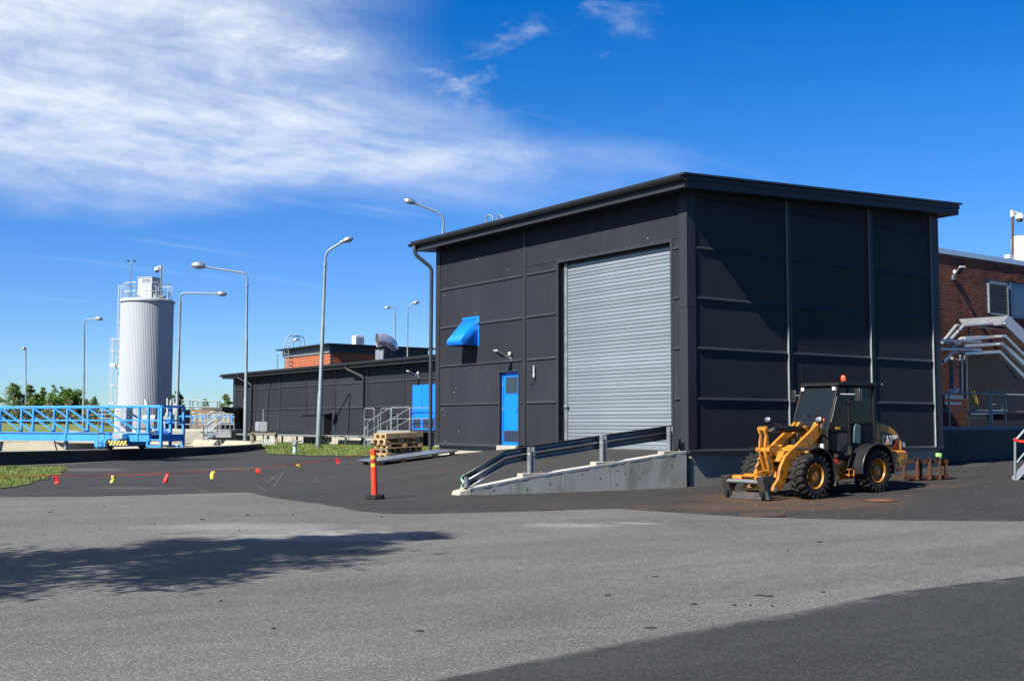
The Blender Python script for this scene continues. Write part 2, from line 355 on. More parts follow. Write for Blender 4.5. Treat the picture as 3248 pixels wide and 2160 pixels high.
# ------------------------------------------------------------------ asphalt materials
def asphalt(name, col, speck, samt, stains=(), vlo=.72, vhi=1.25, crack=False, worn=None):
    m = bpy.data.materials.new(name); m.use_nodes = True; t = m.node_tree; b = t.nodes['Principled BSDF']
    tcn = N(t, 'ShaderNodeTexCoord'); vec = tcn.outputs['Object']
    def nz(sc, de=4, ro=.6, di=0, st=None):
        v = vec
        if st:
            mp = N(t, 'ShaderNodeMapping'); mp.inputs['Scale'].default_value = st; t.links.new(v, mp.inputs[0]); v = mp.outputs[0]
        n = N(t, 'ShaderNodeTexNoise', ins={'Scale': sc, 'Detail': de, 'Roughness': ro, 'Distortion': di}); t.links.new(v, n.inputs['Vector']); return n.outputs[0]
    big = nz(.35, 5, .6, .6); mid = nz(3.0, 4); fine = nz(55, 3, .7)
    vor = N(t, 'ShaderNodeTexVoronoi', ins={'Scale': 95.0, 'Randomness': 1.0}); t.links.new(vec, vor.inputs['Vector'])
    sepc = N(t, 'ShaderNodeSeparateColor'); t.links.new(vor.outputs['Color'], sepc.inputs[0])
    stone = smooth(t, sepc.outputs[0], .60, .98)                       # some stones are pale
    v1 = mth(t, 'ADD', mth(t, 'MULTIPLY', big, .45), mth(t, 'ADD', mth(t, 'MULTIPLY', mid, .2), mth(t, 'MULTIPLY', fine, .35)))
    mr = N(t, 'ShaderNodeMapRange', ins={1: .33, 2: .67, 3: vlo, 4: vhi}); t.links.new(v1, mr.inputs[0])
    hsv = N(t, 'ShaderNodeHueSaturation'); hsv.inputs['Color'].default_value = (*col, 1); t.links.new(mr.outputs[0], hsv.inputs['Value'])
    mx = N(t, 'ShaderNodeMixRGB'); t.links.new(hsv.outputs[0], mx.inputs[1]); mx.inputs[2].default_value = (*speck, 1)
    t.links.new(mth(t, 'MULTIPLY', stone, samt), mx.inputs[0]); last = mx.outputs[0]
    lane = nz(.55, 5, .62, .5, (.35, 1.6, 1)); ln_ = N(t, 'ShaderNodeHueSaturation'); t.links.new(last, ln_.inputs['Color']); l2 = N(t, 'ShaderNodeMapRange', ins={1: .38, 2: .64, 3: .88, 4: 1.12}); t.links.new(lane, l2.inputs[0]); t.links.new(l2.outputs[0], ln_.inputs['Value']); last = ln_.outputs[0]
    # dark specks between the stones
    dk = N(t, 'ShaderNodeMixRGB'); dk.blend_type = 'MULTIPLY'; t.links.new(last, dk.inputs[1]); dk.inputs[2].default_value = (.5, .5, .5, 1)
    t.links.new(mth(t, 'MULTIPLY', smooth(t, sepc.outputs[1], .7, .95), .65), dk.inputs[0]); last = dk.outputs[0]
    if worn:                                                   # the overlay wears thin along its saw-cut edge
        ea = N(t, 'ShaderNodeAttribute', attribute_name='edge'); en = nz(9.0, 6, .7, .3)
        ef = smooth(t, mth(t, 'ADD', ea.outputs['Fac'], mth(t, 'MULTIPLY', mth(t, 'SUBTRACT', en, .5), 1.1)), -.02, .30)
        we = N(t, 'ShaderNodeMixRGB'); we.inputs[1].default_value = (*worn, 1); t.links.new(last, we.inputs[2]); t.links.new(ef, we.inputs[0]); last = we.outputs[0]
    geo = N(t, 'ShaderNodeNewGeometry'); sp = N(t, 'ShaderNodeSeparateXYZ'); t.links.new(geo.outputs['Position'], sp.inputs[0])
    for (cx, cy, rx, ry, ang, colr, amt, nsc, lo, hi) in stains:
        dx = mth(t, 'SUBTRACT', sp.outputs[0], cx); dy = mth(t, 'SUBTRACT', sp.outputs[1], cy)
        c, s_ = math.cos(ang), math.sin(ang)
        u = mth(t, 'DIVIDE', mth(t, 'ADD', mth(t, 'MULTIPLY', dx, c), mth(t, 'MULTIPLY', dy, s_)), rx)
        v = mth(t, 'DIVIDE', mth(t, 'SUBTRACT', mth(t, 'MULTIPLY', dy, c), mth(t, 'MULTIPLY', dx, s_)), ry)
        rr = mth(t, 'SQRT', mth(t, 'ADD', mth(t, 'MULTIPLY', u, u), mth(t, 'MULTIPLY', v, v)))
        fall = mth(t, 'SUBTRACT', 1.0, smooth(t, rr, .0, 1.0))
        mp = N(t, 'ShaderNodeMapping', vector_type='TEXTURE'); mp.inputs['Rotation'].default_value = (0, 0, ang); mp.inputs['Scale'].default_value = (2.4, 1, 1); t.links.new(vec, mp.inputs[0])
        n9 = N(t, 'ShaderNodeTexNoise', ins={'Scale': nsc, 'Detail': 8, 'Roughness': .72, 'Distortion': .6}); t.links.new(mp.outputs[0], n9.inputs['Vector'])
        fac = mth(t, 'MULTIPLY', smooth(t, mth(t, 'ADD', mth(t, 'MULTIPLY', fall, .42), n9.outputs[0]), lo, hi), mth(t, 'MULTIPLY', mth(t, 'ADD', mth(t, 'MULTIPLY', smooth(t, fine, .40, .60), .75), .25), amt), clamp=True)
        q = N(t, 'ShaderNodeMixRGB'); t.links.new(fac, q.inputs[0]); t.links.new(last, q.inputs[1]); q.inputs[2].default_value = (*colr, 1); last = q.outputs[0]
    t.links.new(last, b.inputs['Base Color']); b.inputs['Roughness'].default_value = .85; b.inputs['Specular IOR Level'].default_value = .25
    hb = mth(t, 'ADD', mth(t, 'MULTIPLY', fine, .6), mth(t, 'MULTIPLY', sepc.outputs[2], .5))
    bp = N(t, 'ShaderNodeBump', ins={'Strength': .55, 'Distance': .006}); t.links.new(hb, bp.inputs['Height']); t.links.new(bp.outputs[0], b.inputs['Normal'])
    return m
s1 = at_g(1010, 1700); s1b = at_g(1180, 1690); s2 = at_g(1810, 1665); s2b = at_g(2010, 1658); s3 = at_g(800, 1670)
rstain = (.10, .046, .018); dust = (.21, .21, .20)
light_a = asphalt('old_asphalt', (.0625, .062, .0588), (.21, .203, .185), .62, [
    (s1.x, s1.y, 3.0, 1.4, R(-33), dust, .85, 4.5, .60, .92), (s1b.x, s1b.y, 1.8, .8, R(-35), dust, .8, 5.0, .60, .92), (s3.x, s3.y, 3.2, 1.2, R(-30), dust, .6, 5.0, .60, .92),
    (s2.x, s2.y, 1.4, .8, R(-33), dust, .75, 5.0, .60, .92), (s2b.x, s2b.y, .9, .4, R(-33), dust, .8, 6, .60, .92)])
r1 = at_g(2440, 1585); r2 = at_g(2330, 1610); r3 = at_g(2700, 1600); r4 = at_g(2950, 1545)
gl = at_g(280, 1490); gl2 = at_g(420, 1548); gl3 = at_g(760, 1487)
dark_a = asphalt('new_asphalt', (.0172, .0174, .017), (.085, .081, .075), .28, [
    (r1.x, r1.y, 3.2, 2.0, R(-10), rstain, .75, 1.6, .52, .95), (r2.x, r2.y, 3.0, 1.5, R(-20), rstain, .6, 1.8, .52, .95), (r3.x, r3.y, 3.0, 1.6, R(-10), (.07, .038, .018), .7, 1.6, .52, .95),
    (r4.x, r4.y, 2.2, 1.2, R(0), (.055, .036, .022), .6, 1.4, .60, .92), (-3.4, 3.2, 3.0, 2.2, R(10), (.055, .048, .035), .5, 1.6, .74, 1.1),
    (gl.x, gl.y, 2.2, 1.3, R(-30), (.12, .115, .10), .6, 6, .60, .92), (gl2.x, gl2.y, 1.8, .9, R(-35), (.10, .095, .085), .5, 6, .60, .92), (gl3.x, gl3.y, 2.4, .8, R(-30), (.10, .096, .09), .5, 6, .60, .92)], worn=(.052, .0515, .049))
mid_a = asphalt('patched_asphalt', (.0175, .0178, .0176), (.09, .087, .082), .36, worn=(.055, .0545, .052))

# ------------------------------------------------------------------ ground sheet
def axis(fine0, fine1, st, far):
    a = list(np.arange(fine0, fine1+1e-6, st)); d = st; p = fine0; q = fine1
    while p > -far: d *= 1.35; p -= d; a.insert(0, p); a.append(q+d+(0)); q += d
    return a
xs = sorted(set([round(v, 3) for v in axis(-28, 16, .7, 900)]+[-6.15, -6.1])); ys = sorted(set([round(v, 3) for v in axis(-22, 30, .7, 900)]+[.12, .2]))
XX, YY = np.meshgrid(xs, ys, indexing='ij'); ZZ = G(XX, YY)-.006-.05*((YY > .1) & (XX > -5.5) & (YY < 9))
mb = MB(); ny = len(ys); mb.v = [(float(a), float(b), float(c)) for a, b, c in zip(XX.ravel(), YY.ravel(), ZZ.ravel())]
# leave the basin of the round tank open
for i in range(len(xs)-1):
    for j in range(ny-1):
        cx, cy = (xs[i]+xs[i+1])/2, (ys[j]+ys[j+1])/2
        if math.hypot(cx-TANKC.x, cy-TANKC.y) < TANKR-1.6: continue
        mb.f.append((i*ny+j, (i+1)*ny+j, (i+1)*ny+j+1, i*ny+j+1))
ground = struct('ground', mb, light_a)

# darker, newer asphalt round the hall (edge follows the saw cut seen in the photo)
cut = [(0,1575),(292,1573),(611,1564),(780,1560),(882,1580),(1018,1597),(1119,1616),(1221,1628),(1357,1627),(1600,1622),(1800,1616),(1949,1612),(2089,1620),(2299,1634),(2578,1644),(2928,1649),(3248,1651)]
cp = [at_g(a, b) for a, b in cut]; cp = [(p.x, p.y) for p in cp]
d0 = Vector(cp[1])-Vector(cp[0]); dl = Vector(cp[0])-d0*2.2
d1 = Vector(cp[-1])-Vector(cp[-2]); dr = Vector(cp[-1])+d1.normalized()*14
poly = [tuple(dl)]+cp+[tuple(dr), (26, 2), (12, 2), (12, 24), (3.5, 30), (-2, 23.5), (-5, 18.5), (-10, 15.4), (-18, 13.9), (-24, 14.6)]
dark_sheet = sheet('dark_asphalt', poly, .003, dark_a, .7, True, jitter=.05)
cut2 = [(1391,2153),(1600,2109),(1991,2032),(2250,1987),(2508,1941),(2788,1886),(2858,1875),(3248,1825)]
c2 = [at_g(a, b) for a, b in cut2]; c2 = [(p.x, p.y) for p in c2]
e0 = Vector(c2[0])+(Vector(c2[0])-Vector(c2[1]))*3; e1 = Vector(c2[-1])+(Vector(c2[-1])-Vector(c2[-2]))*2
patch_sheet = sheet('asphalt_patch', [tuple(e0)]+c2+[tuple(e1), (e1.x+1, -30), (e0.x-1, -30)], -.001, mid_a, .8, False, jitter=.04)

# ------------------------------------------------------------------ grass
grassm = mat('grass_soil', (.10, .12, .035), .95, 0, .3, 5, .2, 40, .2, dirt=(.09, .08, .04), dscale=2, damt=.6)
blade = mat('grass_blade', (.10, .19, .028), .6, 0, .4, 2.5, 0, 10, .3, dirt=(.24, .22, .06), dscale=2.2, damt=.8, dlo=.42, dhi=.62)
def grass_patch(poly, n, h, name='grass', lift=.02):
    sh = sheet(name+'_bed', poly, lift, grassm, .5, False, jitter=.24)
    me = sh.data; tris = [p for p in me.polygons]; ar = np.array([p.area for p in tris]); pr = ar/ar.sum()
    mb = MB(); pick = rng.choice(len(tris), n, p=pr)
    for k in pick:
        vs = [me.vertices[i].co for i in tris[k].vertices][:3]; a, b = random.random(), random.random()
        if a+b > 1: a, b = 1-a, 1-b
        p = vs[0]+(vs[1]-vs[0])*a+(vs[2]-vs[0])*b; hh = h*random.uniform(.45, 1.25)*(.6+.8*max(0, mnoise.noise(p*.9)+.5)); an = random.uniform(0, 6.28); w = random.uniform(.004, .009)
        t = Vector((math.cos(an), math.sin(an), 0)); l = Vector((random.uniform(-.5, .5), random.uniform(-.5, .5), 0))*hh
        mb.add([p-t*w, p+t*w, p+l+Vector((0, 0, hh))], [(0, 1, 2)])
    o = obj(name, mb, blade, None, 0, False, 'stuff')
    return o
def gp(*px): return [(p.x, p.y) for p in (at_g(a, b) for a, b in px)]
q = gp((196,1479),(205,1490),(150,1516),(60,1545),(0,1552)); l0 = Vector(q[-1]); dd = (Vector(q[-1])-Vector(q[-2])).normalized()
o = grass_patch(q+[tuple(l0+dd*3), (-21, 14.0), (-18.3, 14.05), (-15.5, 14.3)], 30000, .055); tag(o, 'rough green grass verge below the round tank wall', 'grass')
fl = [at_g(a, b) for a, b in ((845, 1440), (1000, 1446), (1120, 1448), (1165, 1447))]
o = grass_patch([(p.x, p.y) for p in fl]+[(1.0, 13.2), (6.8, 17.5), (7.9, 24), (7.9, 46), (2.0, 44), (2.9, 36), (2.2, 29), (-.2, 24)], 42000, .10); tag(o, 'grass strip between the tank and the long low building', 'grass')

# ------------------------------------------------------------------ far field and bank behind the tank
fieldm = mat('field_grass', (.12, .16, .04), .95, 0, .3, .8, .3, 6, .2, dirt=(.13, .12, .05), dscale=.35, damt=.6)
mb = MB(); nu, nv = 60, 26
for i in range(nu+1):
    for j in range(nv+1):
        px = -900+i*(2300/nu); dep = 66+j*j*.35
        p = at_d(px, 1345, dep); t = min(1, max(0, (dep-70)/26)); s_ = t*t*(3-2*t)
        edge = min(1, max(0, (560-px)/260))
        z = -.5+1.15*s_*edge+.35*mnoise.noise(Vector((p.x*.06, p.y*.06, 1)))*s_+.12*mnoise.noise(Vector((p.x*.3, p.y*.3, 5)))*s_-(.0 if t else .1)
        mb.v.append((p.x, p.y, z))
for i in range(nu):
    for j in range(nv): mb.f.append((i*(nv+1)+j, (i+1)*(nv+1)+j, (i+1)*(nv+1)+j+1, i*(nv+1)+j+1))
struct('grass_field', mb, fieldm)
# ================================================================== the big dark hall
hall = thing('metal_hall', 'big dark grey metal-clad hall with a wide roller door', 'building', (0, 0, 0))
mb = MB().box(.12, 9.85, .04, 11.2, -1.3, -.03); plinth = obj('plinth', mb, conc, hall); obj('plinth_face', MB().box(.10, .118, 7.9, 11.2, -1.0, -.06), concl, hall)
mb = MB().box(.34, 9.97, .05, 11.27, -.03, 6.1); obj('wall_core', mb, clad2, hall)
GAP = .006
def lpanel(y0, y1, z0, z1, d=.30):
    obj('wall_panel', MB().box(0, d+.05, y0+GAP, y1-GAP, z0+GAP, z1-GAP), clad, hall, .004)
def rpanel(x0, x1, z0, z1, z2=None):
    mb = MB()
    if z2 is None: mb.box(x0+GAP, x1-GAP, 0, .055, z0+GAP, z1-GAP)
    else: mb.hexa([(x0+GAP, 0, z0+GAP), (x1-GAP, 0, z0+GAP), (x1-GAP, .055, z0+GAP), (x0+GAP, .055, z0+GAP)], [(x0+GAP, 0, z1), (x1-GAP, 0, z2), (x1-GAP, .055, z2), (x0+GAP, .055, z1)])
    obj('wall_panel', mb, clad, hall, .004)
Zr = [0, 1.2, 2.4, 3.6, 4.8, 6.0]
for k in range(5):
    z0, z1 = Zr[k], Zr[k+1]
    if k == 0: lpanel(7.75, 11.04, z0, z1); lpanel(6.57, 6.80, z0, z1)
    elif k == 1: lpanel(7.75, 11.04, z0, z1); lpanel(6.57, 6.80, z0, z1); lpanel(6.80, 7.75, 2.12, z1)
    else: lpanel(6.57, 11.04, z0, z1)
    if k < 4: lpanel(4.99, 6.45, z0, z1); lpanel(.235, .52, z0, z1)
lpanel(4.99, 6.45, 4.8, 5.02); lpanel(.235, .52, 4.8, 5.02); lpanel(.235, 6.45, 5.02, 6.0)
lpanel(6.57, 11.04, 6.0, 6.14); lpanel(.235, 6.45, 6.0, 6.14)
for x0, x1 in ((.277, 3.49), (3.648, 6.80), (6.97, 9.60)):
    for k in range(5): rpanel(x0, x1, Zr[k], Zr[k+1])
    rpanel(x0, x1, 6.0, 6.15+.05*x0, 6.15+.05*x1)
# sloping ledges under each row of panels (mitred ends)
def lledge(y0, y1, z):
    mb = MB(); b = [(.0, y0-.0, z-.012), (.0, y1, z-.012), (-.035, y1-.03, z-.02), (-.035, y0+.03, z-.02)]; t = [(.0, y0, z+.045), (.0, y1, z+.045), (-.035, y1-.03, z-.008), (-.035, y0+.03, z-.008)]
    mb.hexa(b, t); obj('ledge', mb, clad2, hall)
def rledge(x0, x1, z, d=.035):
    mb = MB(); mb.hexa([(x0, 0, z-.012), (x0+.03, -d, z-.02), (x1-.03, -d, z-.02), (x1, 0, z-.012)], [(x0, 0, z+.045), (x0+.03, -d, z-.008), (x1-.03, -d, z-.008), (x1, 0, z+.045)]); obj('ledge', mb, clad2, hall)
for z in Zr[1:]:
    if z == 1.2: lledge(7.79, 11.03, z); lledge(6.59, 6.72, z)
    else: lledge(6.6, 11.03, z)
    if z < 6: lledge(5.03, 6.42, z); lledge(.245, .46, z)
    else: lledge(.26, 6.42, z)
    for x0, x1 in ((.30, 3.47), (3.67, 6.78), (6.99, 9.58)): rledge(x0, x1, z)
# bottom flashings
mb = MB(); mb.hexa([(.0, 7.75, -.05), (.0, 11.27, -.05), (-.05, 11.27, -.06), (-.05, 7.75, -.06)], [(.0, 7.75, .03), (.0, 11.27, .03), (-.05, 11.27, -.03), (-.05, 7.75, -.03)]); obj('bottom_flashing', mb, clad2, hall)
mb = MB(); mb.hexa([(-.02, 0, -.08), (-.02, -.05, -.09), (9.95, -.05, -.09), (9.95, 0, -.08)], [(-.02, 0, .02), (-.02, -.05, -.02), (9.95, -.05, -.02), (9.95, 0, .02)]); obj('bottom_flashing', mb, clad2, hall)
# vertical trims
for y0, y1, nm in ((6.45, 6.57, 'joint_trim'), (11.04, 11.27, 'corner_trim')):
    obj(nm, MB().box(-.022, .3, y0, y1, .0, 6.14), clad2, hall, .004)
obj('corner_trim', MB().box(-.022, .26, -.022, .235, -.02, 3.35).box(-.025, .263, -.025, .238, 3.353, 5.92).box(-.022, .26, -.022, .235, 5.923, 6.14), clad2, hall, .004)
for x0, x1 in ((3.49, 3.648), (6.80, 6.97)): obj('joint_trim', MB().box(x0, x1, -.03, .05, .0, 6.15+.05*x0), clad2, hall, .003)
obj('corner_trim', MB().box(9.60, 9.97, -.03, .05, .0, 6.62), clad2, hall, .003)
for x0 in (3.49, 6.80, 9.60): obj('trim_highlight', MB().box(x0-.008, x0-.001, -.052, .05, .0, 6.1+.05*x0), mat('sunlit_edge', (.30, .33, .35), .4, .3, .15, 3), hall)  # pale strip paints the sun's bright line along each trim
# roof: low side with a gutter over the long lit face, rising away from it
def rz(x): return 6.40+.05*(x+.6)
mb = MB(); mb.hexa([(-.62, -.58, rz(-.62)-.05), (10.36, -.58, rz(10.36)-.05), (10.36, 11.85, rz(10.36)-.05), (-.62, 11.85, rz(-.62)-.05)],
                   [(-.62, -.58, rz(-.62)), (10.36, -.58, rz(10.36)), (10.36, 11.85, rz(10.36)), (-.62, 11.85, rz(-.62))]); roof = obj('roof', mb, black, hall)
def sz(x): return 6.13+.05*x
mb = MB(); mb.hexa([(-.5, -.48, sz(-.5)-.02), (10.25, -.48, sz(10.25)-.02), (10.25, 11.77, sz(10.25)-.02), (-.5, 11.77, sz(-.5)-.02)], [(-.5, -.48, sz(-.5)), (10.25, -.48, sz(10.25)), (10.25, 11.77, sz(10.25)), (-.5, 11.77, sz(-.5))]); obj('soffit', mb, clad2, hall)
obj('fascia', MB().box(-.53, -.5, -.50, 11.79, sz(-.5)-.03, 6.36), clad2, hall)
for d0, d1, a, b in ((-.50, -.48, -.035, .13), (-.535, -.48, .132, .235)):
    mb = MB(); mb.hexa([(-.535, d0, sz(-.535)+a), (10.28, d0, sz(10.28)+a), (10.28, d1, sz(10.28)+a), (-.535, d1, sz(-.535)+a)], [(-.535, d0, sz(-.535)+b), (10.28, d0, sz(10.28)+b), (10.28, d1, sz(10.28)+b), (-.535, d1, sz(-.535)+b)]); obj('fascia', mb, clad2, hall)
    mb = MB(); e = -d0-.48; mb.hexa([(10.25, -.48, sz(10.28)+a), (10.29+e, -.48, sz(10.28)+a), (10.29+e, 11.79, sz(10.28)+a), (10.25, 11.79, sz(10.28)+a)], [(10.25, -.48, sz(10.28)+b), (10.29+e, -.48, sz(10.28)+b), (10.29+e, 11.79, sz(10.28)+b), (10.25, 11.79, sz(10.28)+b)]); obj('fascia', mb, clad2, hall)
def gutter(par, x, y0, y1, z, r=.075, step=.93):
    mb = MB(); n = 8; vs = []
    prof = [(math.cos(a)*r, math.sin(a)*r) for a in np.linspace(math.pi, 2*math.pi, n)]+[(math.cos(a)*(r-.008), math.sin(a)*(r-.008)) for a in np.linspace(2*math.pi, math.pi, n)]
    mb.prism(prof, lambda a, b, t: (x+a, t, z+b), y0, y1)
    for yy in (y0, y1): mb.prism([(math.cos(a)*r, math.sin(a)*r) for a in np.linspace(math.pi, 2*math.pi, n)], lambda a, b, t: (x+a, t, z+b), yy-.004, yy+.004)
    mb.tube([(x-r, y0, z), (x-r, y1, z)], .011, 6)
    gu = obj('gutter', mb, black, par)
    y = y0+.35
    while y < y1-.1:
        mb = MB().tube([(x+math.cos(a)*(r+.006), y, z+math.sin(a)*(r+.006)) for a in np.linspace(math.pi*.95, 2*math.pi, 7)], .012, 5)
        obj('bracket', mb, clad2, gu); y += step
    return gu
gutter(hall, -.60, -.50, 11.93, 6.31)
def downpipe(par, pts, r=.05, m=None):
    mb = MB().tube(fillet(pts, .14, 6), r, 12); p = obj('downpipe', mb, m or graym2, par)
    return p
graym2 = mat('pipe_grey', (.055, .058, .062), .35, .3, .1, 2)
dp = downpipe(hall, [(-.60, 11.62, 6.26), (-.60, 11.62, 5.98), (-.13, 11.36, 5.55), (-.13, 11.36, -.28), (-.30, 11.40, -.40)], .06)
for z in (5.35, 3.0, 1.6, .2): obj('pipe_collar', MB().cyl((-.13, 11.36, z), (-.13, 11.36, z+.05), .066, 12), graym2, dp)
for a_, b_, c_, yb_, yt_ in ((1541, 1564, 0, 702, 683), (1576, 1596, 0, 697, 684)):
    q0, q1, q2, q3 = at_x(a_, yb_+12, .5), at_x(a_+1, yt_, .5), at_x(b_-1, yt_, .5), at_x(b_, yb_+12, .5); obj('ladder_hoop', MB().tube(fillet([q0, q1, q2, q3], .17, 7), .02, 8), galvp, hall)

# roller door in its deep opening
rd = obj('roller_door', MB().box(.27, .31, .50, 5.0, -.04, 5.02), clad2, hall)
obj('door_reveal', MB().box(.0, .28, 4.965, 4.988, -.03, 5.0).box(.0, .28, .524, .547, -.03, 5.0).box(.0, .28, .53, 4.98, 4.998, 5.02), clad2, hall)
obj('door_trim', MB().box(-.014, 0, 4.95, 5.03, -.02, 5.05).box(-.014, 0, .48, .56, -.02, 5.05).box(-.0142, 0, .56, 4.95, 4.975, 5.05), clad2, hall)
for y in (4.80, .60): obj('guide_rail', MB().box(.13, .24, y-.05, y+.05, -.03, 4.95).box(.115, .13, y+.02, y+.05, -.03, 4.95), galv, rd)
obj('roller_housing', MB().box(.20, .26, .55, 4.95, 4.86, 4.99), black, rd)
slat_h = .0945; mb = MB(); prof = [(.215, 0), (.188, .006), (.178, .012), (.174, .05), (.178, .086), (.195, .0925), (.225, .0925), (.225, 0)]
mb.prism(prof, lambda a, b, t: (a, t, b), .62, 4.78)
door_m = mat('door_galvanised', (.27, .305, .335), .42, .40, .07, 1.0, .015, 12, .5, stretch=(1, .5, 8))
slat0 = None
for k in range(52):
    z = -.01+k*slat_h
    if k == 0: continue
    if slat0 is None: slat0 = obj('slat', mb, door_m, rd); slat0.location.z = z
    else:
        q = inst(slat0, rd, (0, 0, z)); q.location.x = random.uniform(-.0015, .0015)
obj('bottom_bar', MB().box(.165, .225, .62, 4.78, -.03, .085), door_m, rd, .005)
obj('door_latch', MB().box(.08, .115, 4.70, 4.82, 1.05, 1.13).cyl((.07, 4.76, 1.09), (.12, 4.76, 1.09), .03, 10), galv, rd)
for k in range(22): obj('screw', MB().ball((-.004, 4.99 if k < 11 else .52, .25+.44*(k % 11)), .006, .01, .01, 6, 4), galv, hall)
for k in range(10): obj('screw', MB().ball((-.016, .75+.46*k, 5.035), .006, .01, .01, 6, 4), galv, hall)

# blue service door
sd = obj('service_door', MB().box(.10, .15, 6.86, 7.68, .05, 2.06), blue, hall, .004)
obj('door_frame', MB().box(.085, .18, 6.81, 6.858, -.01, 2.10).box(.085, .18, 7.682, 7.73, -.01, 2.10).box(.085, .18, 6.858, 7.682, 2.062, 2.10).box(.085, .18, 6.858, 7.682, .0, .046), blue, sd)
obj('window_pane', MB().box(.09, .10, 6.96, 7.56, 1.48, 1.96), glass, sd)
obj('glazing_bead', MB().box(.086, .10, 6.94, 6.96, 1.46, 1.98).box(.086, .10, 7.56, 7.58, 1.46, 1.98).box(.086, .10, 6.96, 7.56, 1.46, 1.48).box(.086, .10, 6.96, 7.56, 1.96, 1.98), blue, sd)
obj('kick_plate', MB().box(.093, .10, 6.89, 7.64, .10, .42), mat('kick_steel', (.055, .065, .10), .35, .5), sd)
obj('door_handle', MB().tube([(.10, 6.92, 1.02), (.045, 6.92, 1.02), (.045, 7.05, 1.02)], .011, 8).ball((.095, 6.92, .95), .012, .02, .03, 8, 6), chrome, sd)
for z in (.35, 1.05, 1.75): obj('hinge', MB().cyl((.085, 7.69, z-.06), (.085, 7.69, z+.06), .014, 8), chrome, sd)
obj('door_trim', MB().box(-.014, .10, 7.73, 7.79, -.02, 2.15).box(-.014, .10, 6.75, 6.81, -.02, 2.15).box(-.0142, .10, 6.81, 7.73, 2.10, 2.15), clad2, hall)
obj('door_step', MB().box(-.10, .25, 6.80, 7.76, -.2, -.005), concl, hall, .01)

# ventilation hood
vh = thing('ventilation_hood', 'blue sheet metal hood over the vent on the hall wall', 'vent hood', (0, 9.27, 2.94))
bluev = mat('hood_blue', (.003, .185, .72), .32, 0, .06, 3)
mb = MB(); y0, y1 = 8.87, 9.68; mb.add([(-.0, y0, 3.78), (-.0, y1, 3.78), (-.6, y1, 3.10), (-.6, y0, 3.10), (-.6, y1, 2.94), (-.6, y0, 2.94), (0, y0, 2.94), (0, y1, 2.94)], [(0, 1, 2, 3), (3, 2, 4, 5), (0, 3, 5, 6), (1, 7, 4, 2)])
o = obj('hood_shell', mb, bluev, vh); so_ = o.modifiers.new('solid', 'SOLIDIFY'); so_.thickness = .006
obj('wall_flange', MB().box(-.006, .0, 8.82, 8.87, 2.92, 3.83).box(-.006, 0, 9.68, 9.73, 2.92, 3.83).box(-.006, 0, 8.87, 9.68, 3.78, 3.83), bluev, vh)

def wall_lamp(label, base, d, sc=1.0, m=None):           # base on the wall, d outward unit vector
    t = thing('wall_lamp', label, 'wall lamp', base); b = Vector(base); d = Vector(d); s_ = Vector((-d.y, d.x, 0)); z = Vector((0, 0, 1))
    obj('bracket', MB().obox(b+d*.03*sc, d*.03*sc, s_*.05*sc, z*.07*sc).tube([b+d*.05*sc, b+d*.14*sc+z*.02*sc], .03*sc, 8), galv, t)
    obj('photocell', MB().ball(b+d*.09*sc+z*.14*sc+s_*.02, .05*sc, .05*sc, .07*sc, 10, 6), white, t)
    mb = MB(); c = b+d*.36*sc+z*.12*sc; u = (d*.9+z*.40).normalized()*.25*sc; v = (z*.9-d*.4).normalized()
    mb.hexa([c-u-s_*.05*sc-v*.03*sc, c+u-s_*.10*sc-v*.02*sc, c+u+s_*.10*sc-v*.02*sc, c-u+s_*.05*sc-v*.03*sc], [c-u-s_*.04*sc+v*.03*sc, c+u-s_*.08*sc+v*.035*sc, c+u+s_*.08*sc+v*.035*sc, c-u+s_*.04*sc+v*.03*sc])
    obj('lamp_head', mb, alum, t, .015*sc)
    mb = MB(); c2 = c-v*.036*sc+u*.2; mb.obox(c2, u*.62, s_*.07*sc, v*.006*sc); obj('lens', mb, glass, t)
    return t
wall_lamp('small silver floodlight above the narrow blue service door', (0, 7.13, 2.46), (-1, 0, 0))
an = thing('wall_antenna', 'short white rod antenna with a black cable on the hall wall', 'antenna', (0, 5.98, 1.95))
obj('rod', MB().cyl((-.07, 5.98, 2.0), (-.07, 5.98, 2.22), .02, 10).cyl((-.07, 5.98, 1.9), (-.07, 5.98, 2.0), .026, 10).box(-.07, 0, 5.965, 5.995, 1.97, 1.99), white, an)
obj('cable', MB().tube(rnd([(-.07, 5.98, 1.9), (-.05, 6.02, 1.78), (-.03, 6.15, 1.70), (0, 6.22, 1.74)]), .008, 6), black, an)

